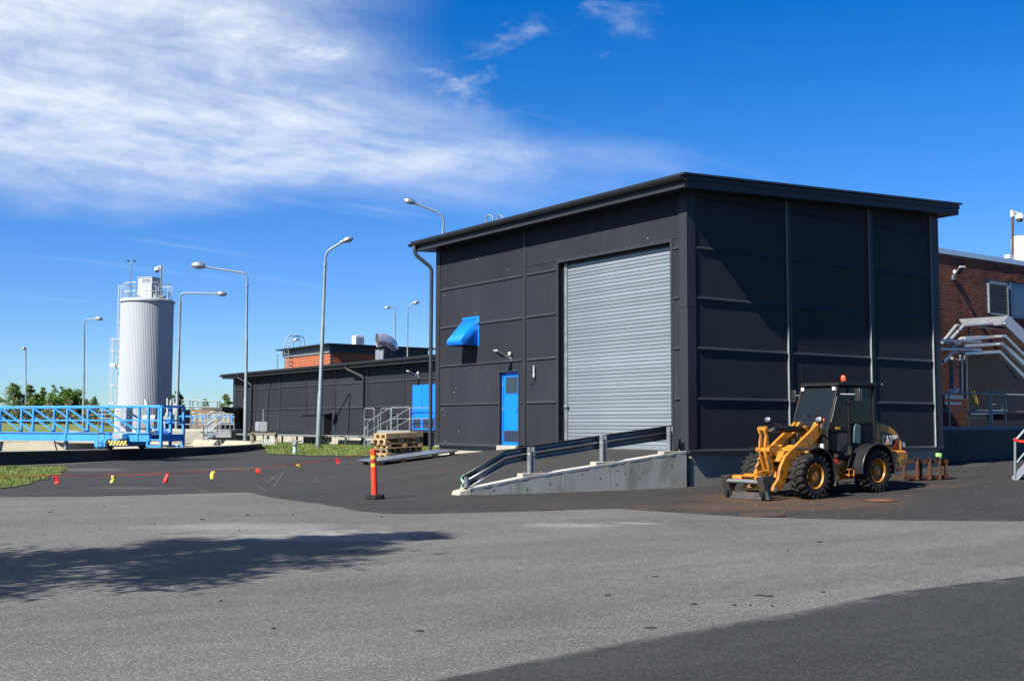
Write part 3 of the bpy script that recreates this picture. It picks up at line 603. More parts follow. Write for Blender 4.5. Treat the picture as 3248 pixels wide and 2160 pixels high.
# ================================================================== retaining wall and ramp rail
rw = thing('retaining_wall', 'sloping concrete retaining wall along the ramp to the roller door', 'wall', (-3, 0, -.85))
tops = [(-6.12, -.70), (-4.605, -.49), (-2.716, -.294), (-.84, -.092), (-.06, -.022)]
def wtop(x):
    for (a, za), (b, zb) in zip(tops, tops[1:]):
        if x <= b: return za+(zb-za)*(x-a)/(b-a)
    return tops[-1][1]
wm = mat('cast_concrete', (.47, .46, .40), .88, 0, .16, 1.6, .12, 70, .3, dirt=(.25, .24, .19), dscale=1.3, damt=.75, dlo=.45, dhi=.68, stretch=(1, 1, .5))
secs = [-6.12, -5.05, -3.75, -2.35, -1.65, -.055]
for a, b in zip(secs, secs[1:]):
    mb = MB(); n = 6; poly = [(a+.006, -1.3), (b-.006, -1.3)]+[(b-.006-(b-a-.012)*k/n, wtop(b-(b-a)*k/n)-.02+.004*math.sin(k*2.3+a)) for k in range(n+1)]
    mb.prism(poly, lambda u, v, t: (u, t, v), 0, .30); obj('wall_section', mb, wm, rw, .006)
    for k in range(random.randint(2, 4)):
        hx, hz = random.uniform(a+.1, b-.1), random.uniform(-.78, wtop(b)-.2)
        if hz < wtop(hx)-.1: obj('tie_hole', MB().lathe([(0, .002), (.014, .002), (.02, -.002), (.022, .0)], (hx, -.001, hz), 10, 'y'), concd, rw)
mb = MB(); n = 40; top = [(secs[0]+(secs[-1]-secs[0])*k/n) for k in range(n+1)]
for k in range(n):
    a, b = top[k], top[k+1]; e0, e1 = .012*mnoise.noise(Vector((a*3, 0, 0))), .012*mnoise.noise(Vector((b*3, 0, 0)))
    f0, f1 = -.004+.01*mnoise.noise(Vector((a*5, 3, 0))), -.004+.01*mnoise.noise(Vector((b*5, 3, 0)))
    mb.hexa([(a, f0, wtop(a)-.045+e0), (b, f1, wtop(b)-.045+e1), (b, .31, wtop(b)-.05), (a, .31, wtop(a)-.05)], [(a, f0, wtop(a)+.0), (b, f1, wtop(b)), (b, .31, wtop(b)+.006), (a, .31, wtop(a)+.006)])
obj('coping', mb, mat('white_mortar', (.42, .41, .37), .9, 0, .15, 6, .2, 60), rw)
mb = MB().hexa([(-6.45, .0, -1.1), (-6.125, .0, -1.1), (-6.125, .3, -1.1), (-6.5, .3, -1.1)], [(-6.3, .06, -.76), (-6.125, .0, -.72), (-6.125, .3, -.71), (-6.32, .3, -.75)]); obj('wall_end', mb, concl, rw, .01)

gr = thing('guardrail', 'galvanised corrugated guardrail with posts on the ramp wall', 'guardrail', (-3, .15, -.5))
path = [at_y(1466, 1532, .24), at_y(1600, 1452, .24), at_y(1690, 1435, .24), at_y(1912, 1401, .24), at_y(2128, 1370, .24)]
prof = [(.0, .155), (-.02, .14), (-.075, .115), (-.085, .085), (-.075, .055), (-.01, .02), (0, .0), (-.01, -.02), (-.075, -.055), (-.085, -.085), (-.075, -.115), (-.02, -.14), (0, -.155)]
gd = mat('guardrail_steel', (.20, .215, .225), .36, .75, .18, 4, .02, 30)
vs = []; fs = []
for i, p in enumerate(path):
    for a, b in prof: vs.append((p.x, p.y-a-.05, p.z+b))
k = len(prof)
for i in range(len(path)-1):
    for j in range(k-1): fs.append((i*k+j, (i+1)*k+j, (i+1)*k+j+1, i*k+j+1))
mb = MB().add(vs, fs); rail = obj('rail', mb, gd, gr); m_ = rail.modifiers.new('solid', 'SOLIDIFY'); m_.thickness = .006
mb = MB(); p0 = path[0]; pv = [(p0.x-.012, p0.y-a-.05, p0.z+b) for a, b in prof]+[(p0.x+.03, p0.y-a-.056, p0.z+b+.018) for a, b in prof]
mb.add(pv, [(j, j+1, k+j+1, k+j) for j in range(k-1)]); e_ = obj('painted_end', mb, mat('green_spray', (.28, .62, .33), .6), gr, label='rail end sprayed pale green'); m_ = e_.modifiers.new('solid', 'SOLIDIFY'); m_.thickness = .01
for px, pyt, w in ((1482, 1512, .10), (1685, 1418, .13), (1914, 1380, .13), (2126, 1354, .13)):
    p = at_y(px, pyt, .10); zb = wtop(p.x)+.03; x = p.x; h = w/2
    mb = MB()
    if px < 1500: mb.box(x-.05, x+.05, .09, .10, zb, p.z).box(x-.05, x-.042, .04, .14, zb, p.z).box(x-.08, x+.09, .03, .2, zb-.02, zb)
    else: mb.box(x-h, x-h+.045, .05, .058, zb, p.z).box(x+h-.035, x+h, .05, .058, zb, p.z).box(x-h+.004, x-h+.012, .058, .16, zb, p.z).box(x+h-.012, x+h-.004, .058, .16, zb, p.z).box(x-h, x+h, .15, .16, zb, p.z)
    po = obj('post', mb, galv, gr)
    if px > 1500:
        obj('base_block', MB().box(x-.28, x+.38, .02, .28, zb-.12, zb+.015), concl, po, .008)
        for bx in (-.2, .25): obj('bolt', MB().cyl((x+bx, .07, zb+.015), (x+bx, .07, zb+.05), .012, 6), galv, po)
        obj('bolt', MB().cyl((x+.02, .03, p.z-.17), (x+.02, .16, p.z-.17), .014, 6), galv, po)
# ================================================================== long low building behind
XL = 8.0
def yl(px): return at_x(px, 1346, XL).y
low = thing('low_building', 'long low dark metal-clad building behind the round tank', 'building', (XL, 36, -.5))
YJ = [yl(700+a/1.96) for a in (90, 215, 365, 530, 710, 910, 1135)]; YJ = YJ+[22.5]
obj('wall_core', MB().box(XL+.06, XL+9, 22.4, 48.2, -.9, 3.5), clad2, low)
obj('plinth', MB().box(XL+.03, XL+.2, 22.4, 48.2, -.9, .2), concl, low)
ZL = [.22, 1.44, 2.68, 3.42]
dy1, dy0 = yl(700+1193/1.96), yl(700+1335/1.96)              # double door
for a, b in zip(YJ, YJ[1:]):
    for k in range(3):
        z0, z1 = ZL[k], ZL[k+1]
        if b == YJ[-1] and k < 2:
            if k == 0: obj('wall_panel', MB().box(XL, XL+.07, dy1+.06, a-.07, z0+.01, z1-.01), clad, low)
            else: obj('wall_panel', MB().box(XL, XL+.07, dy1+.06, a-.07, z0+.01, z1-.01).box(XL, XL+.07, 22.5, dy1+.06, 2.45, z1-.01), clad, low)
        else: obj('wall_panel', MB().box(XL, XL+.07, b+.01, a-.07, z0+.01, z1-.01), clad, low)
        if k: 
            bb = dy1+.1 if (b == YJ[-1] and k == 1) else b+.03
            obj('ledge', MB().hexa([(XL, bb, z0-.012), (XL, a-.1, z0-.012), (XL-.04, a-.12, z0-.02), (XL-.04, bb+.02, z0-.02)], [(XL, bb, z0+.05), (XL, a-.1, z0+.05), (XL-.04, a-.12, z0-.005), (XL-.04, bb+.02, z0-.005)]), clad2, low)
    obj('joint_trim', MB().box(XL-.03, XL+.07, a-.07, a+.01, .22, 3.42), clad2, low)
obj('corner_trim', MB().box(XL-.03, XL+.07, YJ[0]+.01, 48.2, .22, 3.42), clad2, low)
obj('bottom_flashing', MB().box(XL-.06, XL+.06, 22.5, 48.2, .12, .215), clad2, low)
mb = MB(); mb.hexa([(XL-.55, 22.3, 3.62), (XL+9.2, 22.3, 4.2), (XL+9.2, 49.0, 4.2), (XL-.55, 49.0, 3.62)], [(XL-.55, 22.3, 3.69), (XL+9.2, 22.3, 4.27), (XL+9.2, 49.0, 4.27), (XL-.55, 49.0, 3.69)]); obj('roof', mb, black, low)
obj('soffit', MB().box(XL-.46, XL+.1, 22.4, 48.85, 3.42, 3.44), clad2, low)
obj('fascia', MB().box(XL-.49, XL-.46, 22.4, 48.87, 3.41, 3.62).box(XL-.46, XL+.5, 48.87, 48.9, 3.41, 3.62), clad2, low)
gutter(low, XL-.55, 22.4, 49.1, 3.60, .07, 1.3)
for px, zb in ((800, .15), (1156, -.45)):
    y = yl(px); downpipe(low, [(XL-.55, y+1.0, 3.56), (XL-.55, y+1.0, 3.38), (XL-.1, y+.0, 2.95), (XL-.1, y, zb+.25), (XL-.22, y+.05, zb)], .06, clad2)
# blue double door with kick plates
dd_ = obj('double_door', MB().box(XL-.02, XL+.06, dy0, dy1, .36, 2.42), blue, low, .004)
ym = (dy0+dy1)/2+.15
obj('leaf_gap', MB().box(XL-.024, XL-.018, ym-.008, ym+.008, .4, 2.4), mat('door_gap', (.004, .05, .2), .6), dd_)
kick = MATS['kick_steel']
for a, b in ((ym+.10, dy1-.1), (dy0+.06, ym-.1)): obj('kick_plate', MB().box(XL-.03, XL-.02, a, b, .42, .86), kick, dd_)
obj('door_handle', MB().tube([(XL-.02, ym-.08, 1.42), (XL-.07, ym-.08, 1.42), (XL-.07, ym-.2, 1.40)], .014, 6), black, dd_)
obj('door_frame', MB().box(XL-.03, XL+.06, dy1, dy1+.06, .3, 2.46).box(XL-.03, XL+.06, dy0, dy1, 2.42, 2.46), clad2, dd_)
wall_lamp('silver floodlight above the blue double door of the low building', (XL, yl(1330), 2.78), (-1, 0, 0), 1.15)
# hatch box on the facade
hb = at_x(700+552/1.96, 1346, XL).y; hc = at_x(700+690/1.96, 1346, XL).y
hatch = thing('meter_cabinet', 'dark hatch box standing against the low building wall', 'cabinet', (XL-.3, (hb+hc)/2, .1))
obj('body', MB().hexa([(XL-.45, hc, .1), (XL-.0, hc, .1), (XL-.0, hb, .1), (XL-.45, hb, .1)], [(XL-.45, hc, 1.08), (XL, hc, 1.16), (XL, hb, 1.16), (XL-.45, hb, 1.08)]), clad, hatch, .006)
obj('lid', MB().hexa([(XL-.52, hc-.05, 1.085), (XL, hc-.05, 1.165), (XL, hb+.05, 1.165), (XL-.52, hb+.05, 1.085)], [(XL-.52, hc-.05, 1.11), (XL, hc-.05, 1.19), (XL, hb+.05, 1.19), (XL-.52, hb+.05, 1.11)]), clad2, hatch)
for k in (1, 2): obj('door_seam', MB().box(XL-.453, XL-.45, hc+(hb-hc)*k/3-.01, hc+(hb-hc)*k/3+.01, .15, 1.05), black, hatch)
obj('foot_panel', MB().box(XL-.40, XL-.1, hc+.3, hb-.1, -.55, .1), black, hatch)
# cable tray along the foot of the wall
tr = thing('cable_tray', 'galvanised cable tray running along the foot of the low building', 'cable tray', (XL-.8, 38, .0))
for a, b in ((47.8, 42.2), (42.18, 36.6), (36.58, 33.9)): obj('tray_section', MB().box(XL-1.05, XL-.5, b, a, .03, .06).box(XL-1.05, XL-1.03, b, a, -.05, .03), galv, tr, .004)
for a, b in ((33.85, 29.5), (29.48, 25.5)): obj('tray_section', MB().box(XL-.75, XL-.25, b, a, .03, .06).box(XL-.75, XL-.73, b, a, -.05, .03), galv, tr, .004)
for y in np.arange(26, 47.5, 1.9): obj('tray_support', MB().box(XL-.70, XL-.62, y-.04, y+.04, -.55, .03).box(XL-1.0, XL-.2, y-.03, y+.03, -.02, .028), concd, tr)
obj('brace', MB().beam((XL-.9, 34.6, .0), (XL-.3, 34.2, -.5), .06, .06), galv, tr)

# ---- landing with stairs in front of the double door
st = thing('steel_landing', 'galvanised landing and steps with tube railings at the blue double door', 'steps', (XL-.8, 26, .0))
lz = .33; x0, x1 = XL-1.25, XL-.05
ya, yb = yl(700+1210/1.96), yl(700+1330/1.96)
obj('deck', MB().box(x0, x1, yb, ya+1.3, lz-.05, lz), galv, st)
obj('deck_edge', MB().box(x0-.03, x0, yb, ya+.2, lz-.32, lz+.0).box(x0-.03, x0, ya+.2, ya+1.3, lz-.2, lz), graym, st)
obj('deck_foot', MB().box(x0+.05, x0+.15, yb+.3, yb+.45, -.6, lz-.05).box(x0+.6, x0+.8, yb+.2, ya, -.6, lz-.05), concd, st)
tz = [lz, lz-.2, lz-.4, lz-.6]; yc = ya+1.3
for k in range(1, 4): obj('tread', MB().box(x0+.05, x1-.2, yc+(k-1)*.3, yc+k*.3-.02, tz[k]-.03, tz[k]), galv, st)
for xx in (x0, x1-.15): obj('stringer', MB().beam((xx, yc-.05, lz-.08), (xx, yc+1.0, lz-.75), .03, .16), galv, st)
def rail_tube(par, pts, r=.024, f=.10, m=None, nm='handrail'): return obj(nm, MB().tube(fillet(pts, f, 4), r, 8), m or galvp, par)
h = 1.02
for xx in (x0-.03, x1-.2):
    rail_tube(st, [(xx, yb+.02, lz-.4), (xx, yb+.02, lz+h), (xx, ya+.05, lz+h), (xx, yc+.9, lz+h-.62), (xx, yc+.9, -.35)])
    rail_tube(st, [(xx, yb+.02, lz+.52), (xx, ya+.05, lz+.52), (xx, yc+.9, lz-.1)], .018, .05)
    rail_tube(st, [(xx, ya+.05, lz-.3), (xx, ya+.05, lz+h)], .024, nm='post')
    rail_tube(st, [(xx, yc-.1, lz-.3), (xx, yc-.1, lz+h-.24)], .022, nm='post')
rail_tube(st, [(x1-.3, yc+.3, lz-.3), (x1-.3, yc+.3, lz+h), (x1-.3, yc+1.35, lz+h), (x1-.3, yc+1.35, lz-.3)], .024, .14)
rail_tube(st, [(x0+.2, yc+.7, lz-.3), (x0+.2, yc+.7, lz+h), (x0+.2, yc+1.7, lz+h), (x0+.2, yc+1.7, lz-.3)], .024, .14)
rail_tube(st, [(x0+.2, yc+.7, lz+.5), (x0+.2, yc+1.7, lz+.5)], .018, .05)

# ================================================================== brick penthouse behind the low roof
ph = thing('brick_penthouse', 'orange brick rooftop block with a black roof edge', 'building', (13, 43, 3.5))
C0 = at_x(1047, 1118, 12.0); px_, py_ = 12.0, C0.y        # near corner
wl = at_x(905, 1130, 12.0).y
obj('mortar_core', MB().box(px_+.02, px_+9, py_+.02, wl-.02, 2.8, 4.95), mortar, ph)
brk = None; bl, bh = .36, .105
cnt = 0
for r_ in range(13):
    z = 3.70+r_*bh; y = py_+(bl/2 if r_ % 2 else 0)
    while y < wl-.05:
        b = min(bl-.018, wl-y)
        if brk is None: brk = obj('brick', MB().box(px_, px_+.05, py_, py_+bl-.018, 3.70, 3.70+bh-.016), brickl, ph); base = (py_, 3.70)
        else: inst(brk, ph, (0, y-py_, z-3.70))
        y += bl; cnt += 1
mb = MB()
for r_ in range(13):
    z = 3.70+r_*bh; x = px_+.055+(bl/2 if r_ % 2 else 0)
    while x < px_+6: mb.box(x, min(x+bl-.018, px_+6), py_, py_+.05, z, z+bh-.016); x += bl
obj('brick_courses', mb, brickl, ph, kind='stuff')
obj('roof_edge', MB().box(px_-.35, px_+7.4, py_-.35, wl+.8, 5.40, 5.48).box(px_-.05, px_+6.9, py_-.05, wl+.3, 4.95, 5.398), black, ph)
obj('metal_lintel', MB().box(px_-.06, px_-.03, py_+.0, wl, 4.92, 5.02), galv, ph)
wall_lamp('small floodlight on the shaded side of the brick penthouse', (px_+3.3, py_, 4.75), (0, -1, 0), .9)
# ladder on its corner
def pz(px, py, x): return at_x(px, py, x)
lad = thing('roof_ladder', 'steel ladder with hooped top on the brick penthouse', 'ladder', tuple(pz(905, 1150, 11.7)))
a1, a2 = pz(902, 1170, 11.7), pz(915, 1170, 11.7)
for p, hz in ((a1, 0), (a2, 0)):
    t1 = pz(902 if p is a1 else 915, 1090, 11.7)
    obj('ladder_rail', MB().tube(fillet([p, t1, t1+Vector((.3, 0, .55)), t1+Vector((1.1, 0, .5)), t1+Vector((1.1, 0, -.5))], .3, 5), .03, 6), galvp, lad)
for k in range(9):
    f = k/9; obj('rung', MB().cyl(a1+Vector((0, 0, f*2.2)), a2+Vector((0, 0, f*2.2)), .018, 6), galvp, lad)
# rooftop vent box, plant box and duct elbow
vb = thing('roof_vent', 'small white louvred vent cube on the penthouse roof', 'vent', tuple(at_d(1135, 1097, 74)))
c = at_d(1135, 1080, 74); w = .30
obj('stem', MB().box(c.x-.25, c.x+.25, c.y-.25, c.y+.25, c.z-.75, c.z-.3), black, vb)
obj('louvre_box', MB().box(c.x-w, c.x+w, c.y-w, c.y+w, c.z-.35, c.z+.3), white, vb, .02)
for k in range(5): obj('louvre', MB().box(c.x-w-.02, c.x+w+.02, c.y-w-.02, c.y+w+.02, c.z-.28+.11*k, c.z-.26+.11*k), alum, vb)
XD = 12.2; d0 = at_d(1215, 1140, 60)
pb = thing('plant_box', 'black rooftop plant housing with one grey metal side', 'plant housing', (d0.x, d0.y, 3.7))
pl = at_d(1190, 1125, 60); pr = at_d(1218, 1125, 60); prr = at_d(1279, 1125, 61.2); zt, zb = at_d(1200, 1105, 60).z, 3.6
yy0 = pr.y; xx0 = pr.x; yy1 = at_x(1190, 1125, xx0).y; xx1 = at_y(1279, 1125, yy0).x
obj('housing', MB().box(xx0, xx1, yy0, yy1, zb, zt), black, pb, .01)
obj('grey_side', MB().box(xx0-.02, xx0, yy0+.06, yy1-.06, zb, zt-.05), mat('grey_sheet', (.33, .36, .39), .4, .5), pb)
du = thing('duct_elbow', 'large shiny spiral duct elbow on the plant housing', 'duct', (xx0+.8, yy0+.6, zt))
cl_ = [(1243, 1122), (1242.5, 1108), (1240, 1096), (1231, 1086), (1215, 1079.5), (1196, 1080)]; path = [at_d(a, b, 60.8-.12*i) for i, (a, b) in enumerate(cl_)]; rr = .36
mb = MB().tube(path, rr, 24, caps=False); obj('duct_skin', mb, mat('spiral_duct', (.72, .74, .77), .3, .8, .10, 6), du)
for i in range(1, 5):
    for f in ((.0,) if i < 4 else (.0, .35, .7)):
        p = path[i].lerp(path[min(5, i+1)], f); n_ = (path[min(5, i+1)]-path[i-1]).normalized(); obj('duct_seam', MB().tube([p-n_*.014, p+n_*.014], rr+.006, 24, caps=False), MATS['spiral_duct'], du)
e = path[-1]; dn = (path[-1]-path[-2]).normalized(); obj('duct_mouth', MB().tube([e-dn*.05, e-dn*.04], rr-.02, 20), mat('duct_inside', (.12, .12, .125), .5, .6), du)
# ================================================================== round settling tank
cx, cy = TANKC.x, TANKC.y
tk = thing('settling_tank', 'large round concrete settling tank with a low dark outer wall', 'tank', (cx, cy, -.6))
outm = mat('tank_wall', (.06, .06, .057), .9, 0, .2, 1.2, .15, 50, .3, dirt=(.035, .032, .028), dscale=.8, damt=.7, stretch=(1, 1, .4))
tinm = mat('tank_inner', (.38, .35, .27), .9, 0, .12, 1.2, .1, 40, .3, dirt=(.25, .21, .14), dscale=.7, damt=.5)
ro = TANKR
for k in range(24):
    a0 = 2*math.pi*k/24+.0006; a1 = 2*math.pi*(k+1)/24-.0006
    mb = MB().lathe([(ro-.30, -.42), (ro-.30, -.9), (ro-.01, -.9), (ro-.01, TANKZ-.1)], (cx, cy, 0), 8, 'z', a0, a1)
    obj('wall_segment', mb, outm, tk)
obj('rim', MB().lathe([(ro-.34, TANKZ-.16), (ro-.34, TANKZ), (ro, TANKZ)], (cx, cy, 0), 192), tinm, tk); obj('rim_lip', MB().lathe([(ro, TANKZ-.001), (ro+.02, TANKZ-.02), (ro+.02, TANKZ-.12), (ro-.005, TANKZ-.12)], (cx, cy, 0), 192), mat('rim_dark', (.035, .03, .025), .8, 0, .4, 3, .2, 30), tk)  # lip in a darker tone than the rim top
obj('inner_wall', MB().lathe([(ro-.36, TANKZ-.04), (ro-.40, TANKZ-.17), (ro-.40, TANKZ-.19), (ro-.46, TANKZ-.19), (ro-.46, -1.6)], (cx, cy, 0), 192), tinm, tk)
obj('weir_band', MB().lathe([(ro-.47, -.50), (ro-.52, -.50), (ro-.52, -.58), (ro-.47, -.58)], (cx, cy, 0), 128), mat('weir_brown', (.30, .12, .05), .8, 0, .3, 3), tk)
obj('launder', MB().lathe([(ro-1.3, -.9), (ro-1.3, -.42), (ro-1.4, -.42), (ro-1.4, -1.6)], (cx, cy, 0), 128), tinm, tk)
wm_ = mat('tank_water', (.03, .035, .025), .06, 0, 0, 1, .15, 3, .6)
w_ = obj('water', MB().lathe([(0.01, -.85), (ro-.45, -.85)], (cx, cy, 0), 96), wm_, None, kind='structure')

# ---- travelling bridge
br = thing('scraper_bridge', 'blue painted truss walkway bridge reaching over the round tank', 'bridge', (cx, cy, TANKZ))
Pn = at_z(415, 1423.5, TANKZ); Pn.z = 0; ax = (Vector((cx, cy, 0))-Pn).normalized()   # from rim to centre
sd_ = Vector((-ax.y, ax.x, 0))
if sd_.dot(Vector((FW.x, FW.y, 0))) < 0: sd_ = -sd_                                   # away from the camera
zt_, zb_, zl_ = 1.13, .30, .04
org = Pn-ax*1.6
L_ = 26.0; step = 1.5; off0 = .0
def bp(u, v, z): q = org+ax*u+sd_*v; return Vector((q.x, q.y, z))
for v in (-.45, .43):
    nm = 'truss'
    obj('bottom_girder', MB().beam(bp(.4, v, (zb_+zl_)/2), bp(L_, v, (zb_+zl_)/2), .12, zb_-zl_).beam(bp(.4, v, zb_), bp(L_, v, zb_), .2, .03), blued, br, .006)
    obj('top_rail', MB().beam(bp(0, v, zt_), bp(L_, v, zt_), .09, .075), blued, br, .006)
    obj('mid_rail', MB().beam(bp(0, v, .70), bp(L_, v, .70), .035, .04), blued, br)
    u = .87; k = 0
    while u < L_-1.2:
        obj('upright', MB().beam(bp(u, v, zb_), bp(u, v, zt_), .06, .065, ax), blued, br)
        obj('diagonal', MB().beam(bp(u, v+.0, zb_+.03), bp(u+step, v, zt_-.03), .035, .07, sd_), blued, br)
        if k % 2 == 0 and v < 0: obj('stiffener', MB().beam(bp(u, v-.08, zl_), bp(u, v-.08, zb_), .02, .08, ax), blued, br)
        u += step; k += 1
obj('deck', MB().beam(bp(.4, .05, zb_-.05), bp(L_, .05, zb_-.05), .9, .03), galv, br)
# outer end frame
for v in (-.45, .55):
    for u in (-.02, .50): obj('end_post', MB().beam(bp(u, v, -.12), bp(u, v, zt_), .075, .075, ax), blued, br)
    obj('end_sill', MB().beam(bp(-.02, v, -.10), bp(.50, v, -.10), .06, .06).beam(bp(-.02, v, .1), bp(.50, v, .1), .05, .04), blued, br)
obj('end_plate', MB().beam(bp(-.02, -.45, .16), bp(-.02, .55, .16), .05, .22).beam(bp(-.02, -.45, zt_), bp(-.02, .55, zt_), .07, .06).beam(bp(-.02, -.45, .70), bp(-.02, .55, .70), .04, .04), blued, br)
# wheel carriage on the rim
obj('carriage', MB().obox(bp(1.9, -.05, -.02), ax*.45, sd_*.75, Vector((0, 0, .10))).obox(bp(2.2, -.55, -.05), ax*.2, sd_*.15, Vector((0, 0, .12))), blued, br, .01)
for v in (-.75, .65): obj('wheel', MB().lathe([(0.001, -.07), (.13, -.07), (.16, -.05), (.16, .05), (.13, .07), (.001, .07)], (0, 0, 0), 18, 'y'), rubber, br)
for o_, v in zip([c for c in br.children if c.name.startswith('wheel')], (-.75, .65)):
    p = bp(1.75, v, TANKZ+.16)-Vector(br['_o']); o_.data = o_.data.copy(); 
    for vv in o_.data.vertices: vv.co += Vector(br['_o'])
    o_.location = p; o_.rotation_euler.z = math.atan2(ax.y, ax.x)+math.pi/2+math.pi/2*0
hz = bpy.data.materials.new('hazard_stripes'); hz.use_nodes = True; t = hz.node_tree; b_ = t.nodes['Principled BSDF']; tcn = N(t, 'ShaderNodeTexCoord'); sp = N(t, 'ShaderNodeSeparateXYZ'); t.links.new(tcn.outputs['Object'], sp.inputs[0])
dotp = mth(t, 'ADD', mth(t, 'MULTIPLY', sp.outputs[0], ax.x), mth(t, 'MULTIPLY', sp.outputs[1], ax.y))
fr = mth(t, 'FRACT', mth(t, 'MULTIPLY', mth(t, 'ADD', dotp, mth(t, 'MULTIPLY', sp.outputs[2], .7)), 7.5)); stp = mth(t, 'GREATER_THAN', fr, .5)
mx = N(t, 'ShaderNodeMixRGB'); mx.inputs[1].default_value = (.012, .012, .012, 1); mx.inputs[2].default_value = (.75, .58, .09, 1); t.links.new(stp, mx.inputs[0]); t.links.new(mx.outputs[0], b_.inputs['Base Color'])
obj('hazard_plate', MB().obox(bp(1.35, -.86, .0), ax*.40, sd_*.012, Vector((0, 0, .07))), hz, br)
obj('control_cabinet', MB().obox(bp(1.45, -.62, .20), ax*.2, sd_*.14, Vector((0, 0, .085))), alum, br, .01)
obj('cabinet', MB().obox(bp(2.0, .2, .75), ax*.12, sd_*.15, Vector((0, 0, .42))), alum, br, .01)
for vv in (-.95, -.7): rail_tube(br, [bp(2.05, vv, -.15), bp(2.05, vv, 1.0), bp(1.5, vv, 1.0)], .016, .1)
rail_tube(br, [bp(2.05, -.95, .88), bp(1.5, -.95, .88)], .014); rail_tube(br, [bp(2.05, -.95, .76), bp(1.5, -.95, .76)], .014)
for z in (0, .3, .6): obj('rung', MB().cyl(bp(2.05, -.95, z), bp(2.05, -.7, z), .014, 6), galvp, br)
obj('scraper_post', MB().beam(bp(4.05, -.3, -1.0), bp(4.05, -.3, .05), .09, .09, ax), galvp, br)
for u in (2.9, 5.1): obj('slanting_bar', MB().beam(bp(u, .2, .05), bp(u+.45, .9, -.75), .03, .05), black, br)  # thin dark slanting bars below the bridge
obj('scraper_beam', MB().beam(bp(1.6, .9, -.62), bp(9, .9, -.62), .06, .14), rust, br)
obj('lifting_eye', MB().tube([bp(3.75, -.53, zb_+.04)+ax*.05*math.cos(a)+Vector((0, 0, .05*math.sin(a))) for a in np.linspace(0, 2*math.pi, 12, endpoint=False)], .012, 6, closed=True), blued, br)

# ================================================================== white silo
sc_ = at_d(457.5, 1375, 70); sx_, sy_ = sc_.x, sc_.y; sr = 1.56
si = thing('silo', 'tall white ribbed steel silo with a railing on top', 'silo', (sx_, sy_, -.35))
ztp = at_d(457, 957, 70).z
nr = 104; prof = []
for k in range(nr):
    for f, d in ((0, 0), (.62, 0), (.72, .011), (.90, .011)):
        a = 2*math.pi*(k+f)/nr; prof.append(((sr+d)*math.cos(a), (sr+d)*math.sin(a)))
mb = MB(); mb.prism(prof, lambda a, b, t: (sx_+a, sy_+b, t), .35, ztp); obj('shell', mb, silo_m, si, smooth=False)
obj('skirt', MB().lathe([(sr-.05, -.4), (sr-.05, .36)], (sx_, sy_, 0), 48), white, si)
obj('top_cap', MB().lathe([(sr-.02, ztp-.02), (sr+.09, ztp-.02), (sr+.09, ztp+.09), (sr+.02, ztp+.16), (.9, ztp+.24), (.001, ztp+.26)], (sx_, sy_, 0), 64), silo_m, si)
for k in range(12):
    a = 2*math.pi*k/12+.15; p = Vector((sx_+1.42*math.cos(a), sy_+1.42*math.sin(a), ztp+.12)); obj('rail_post', MB().cyl(p, p+Vector((0, 0, 1.0)), .022, 6), white, si)
for z in (.58, 1.12): obj('top_rail', MB().tube([(sx_+1.42*math.cos(a), sy_+1.42*math.sin(a), ztp+z) for a in np.linspace(0, 2*math.pi, 48, endpoint=False)], .024, 6, closed=True), white, si)
# filter box with lettering
fb = thing('filter_box', 'white filter box with dark blue SITE lettering on the silo', 'filter', (sx_, sy_, ztp+.2))
rot = YAW-math.pi/2+R(-16); uX = Vector((math.cos(rot), math.sin(rot), 0)); uY = Vector((-math.sin(rot), math.cos(rot), 0)); bc = Vector((sx_, sy_, 0))+RT0*.02
def fbp(u, v, z): q = bc+uX*u+uY*v; return Vector((q.x, q.y, z))
zb0, zb1 = ztp+.2, ztp+1.52
obj('box_body', MB().obox(fbp(.08, 0, (zb0+zb1)/2), uX*.50, uY*.5, Vector((0, 0, (zb1-zb0)/2))), silo_m, fb, .01)
obj('box_lid', MB().obox(fbp(.08, 0, zb1+.02), uX*.53, uY*.53, Vector((0, 0, .02))), silo_m, fb)
def text(name, body, size, m, parent, origin, ux, uz, extrude=.002, shear=0, align='LEFT', sx=1.0):
    cu_ = bpy.data.curves.new(name, 'FONT'); cu_.body = body; cu_.size = size; cu_.extrude = extrude; cu_.shear = shear; cu_.align_x = align; cu_.offset = .008*size
    ob = bpy.data.objects.new(name, cu_); COL.objects.link(ob); dg = bpy.context.evaluated_depsgraph_get(); me = bpy.data.meshes.new_from_object(ob.evaluated_get(dg))
    bpy.data.objects.remove(ob); me.materials.clear(); me.materials.append(m)
    o = bpy.data.objects.new(name, me); COL.objects.link(o); o.parent = parent
    ux = Vector(ux).normalized()*sx; uz = Vector(uz).normalized(); n = Vector(ux).normalized().cross(uz)
    mt = Matrix((ux, uz, n)).transposed().to_4x4(); mt.translation = Vector(origin)-Vector(parent['_o']); o.matrix_local = mt
    return o
text('lettering', 'SITE', .30, mat('navy', (.02, .03, .16), .5), fb, fbp(-.12, -.512, zb1-.33), uX, (0, 0, 1), shear=.25)
rail_tube(si, [at_d(490, 905, 68.9), at_d(497, 912, 68.9), at_d(498, 945, 68.9)], .07, .2, galvp, 'filter_pipe')
obj('cover', MB().ball((sx_-.3+RT0.x*1.0, sy_-1.2, ztp+.28), .22, .22, .12, 10, 5).cyl((sx_+RT0.x*.3-.2, sy_-1.3, ztp+.2), (sx_+RT0.x*.3-.2, sy_-1.3, ztp+.45), .12, 10), silo_m, si)
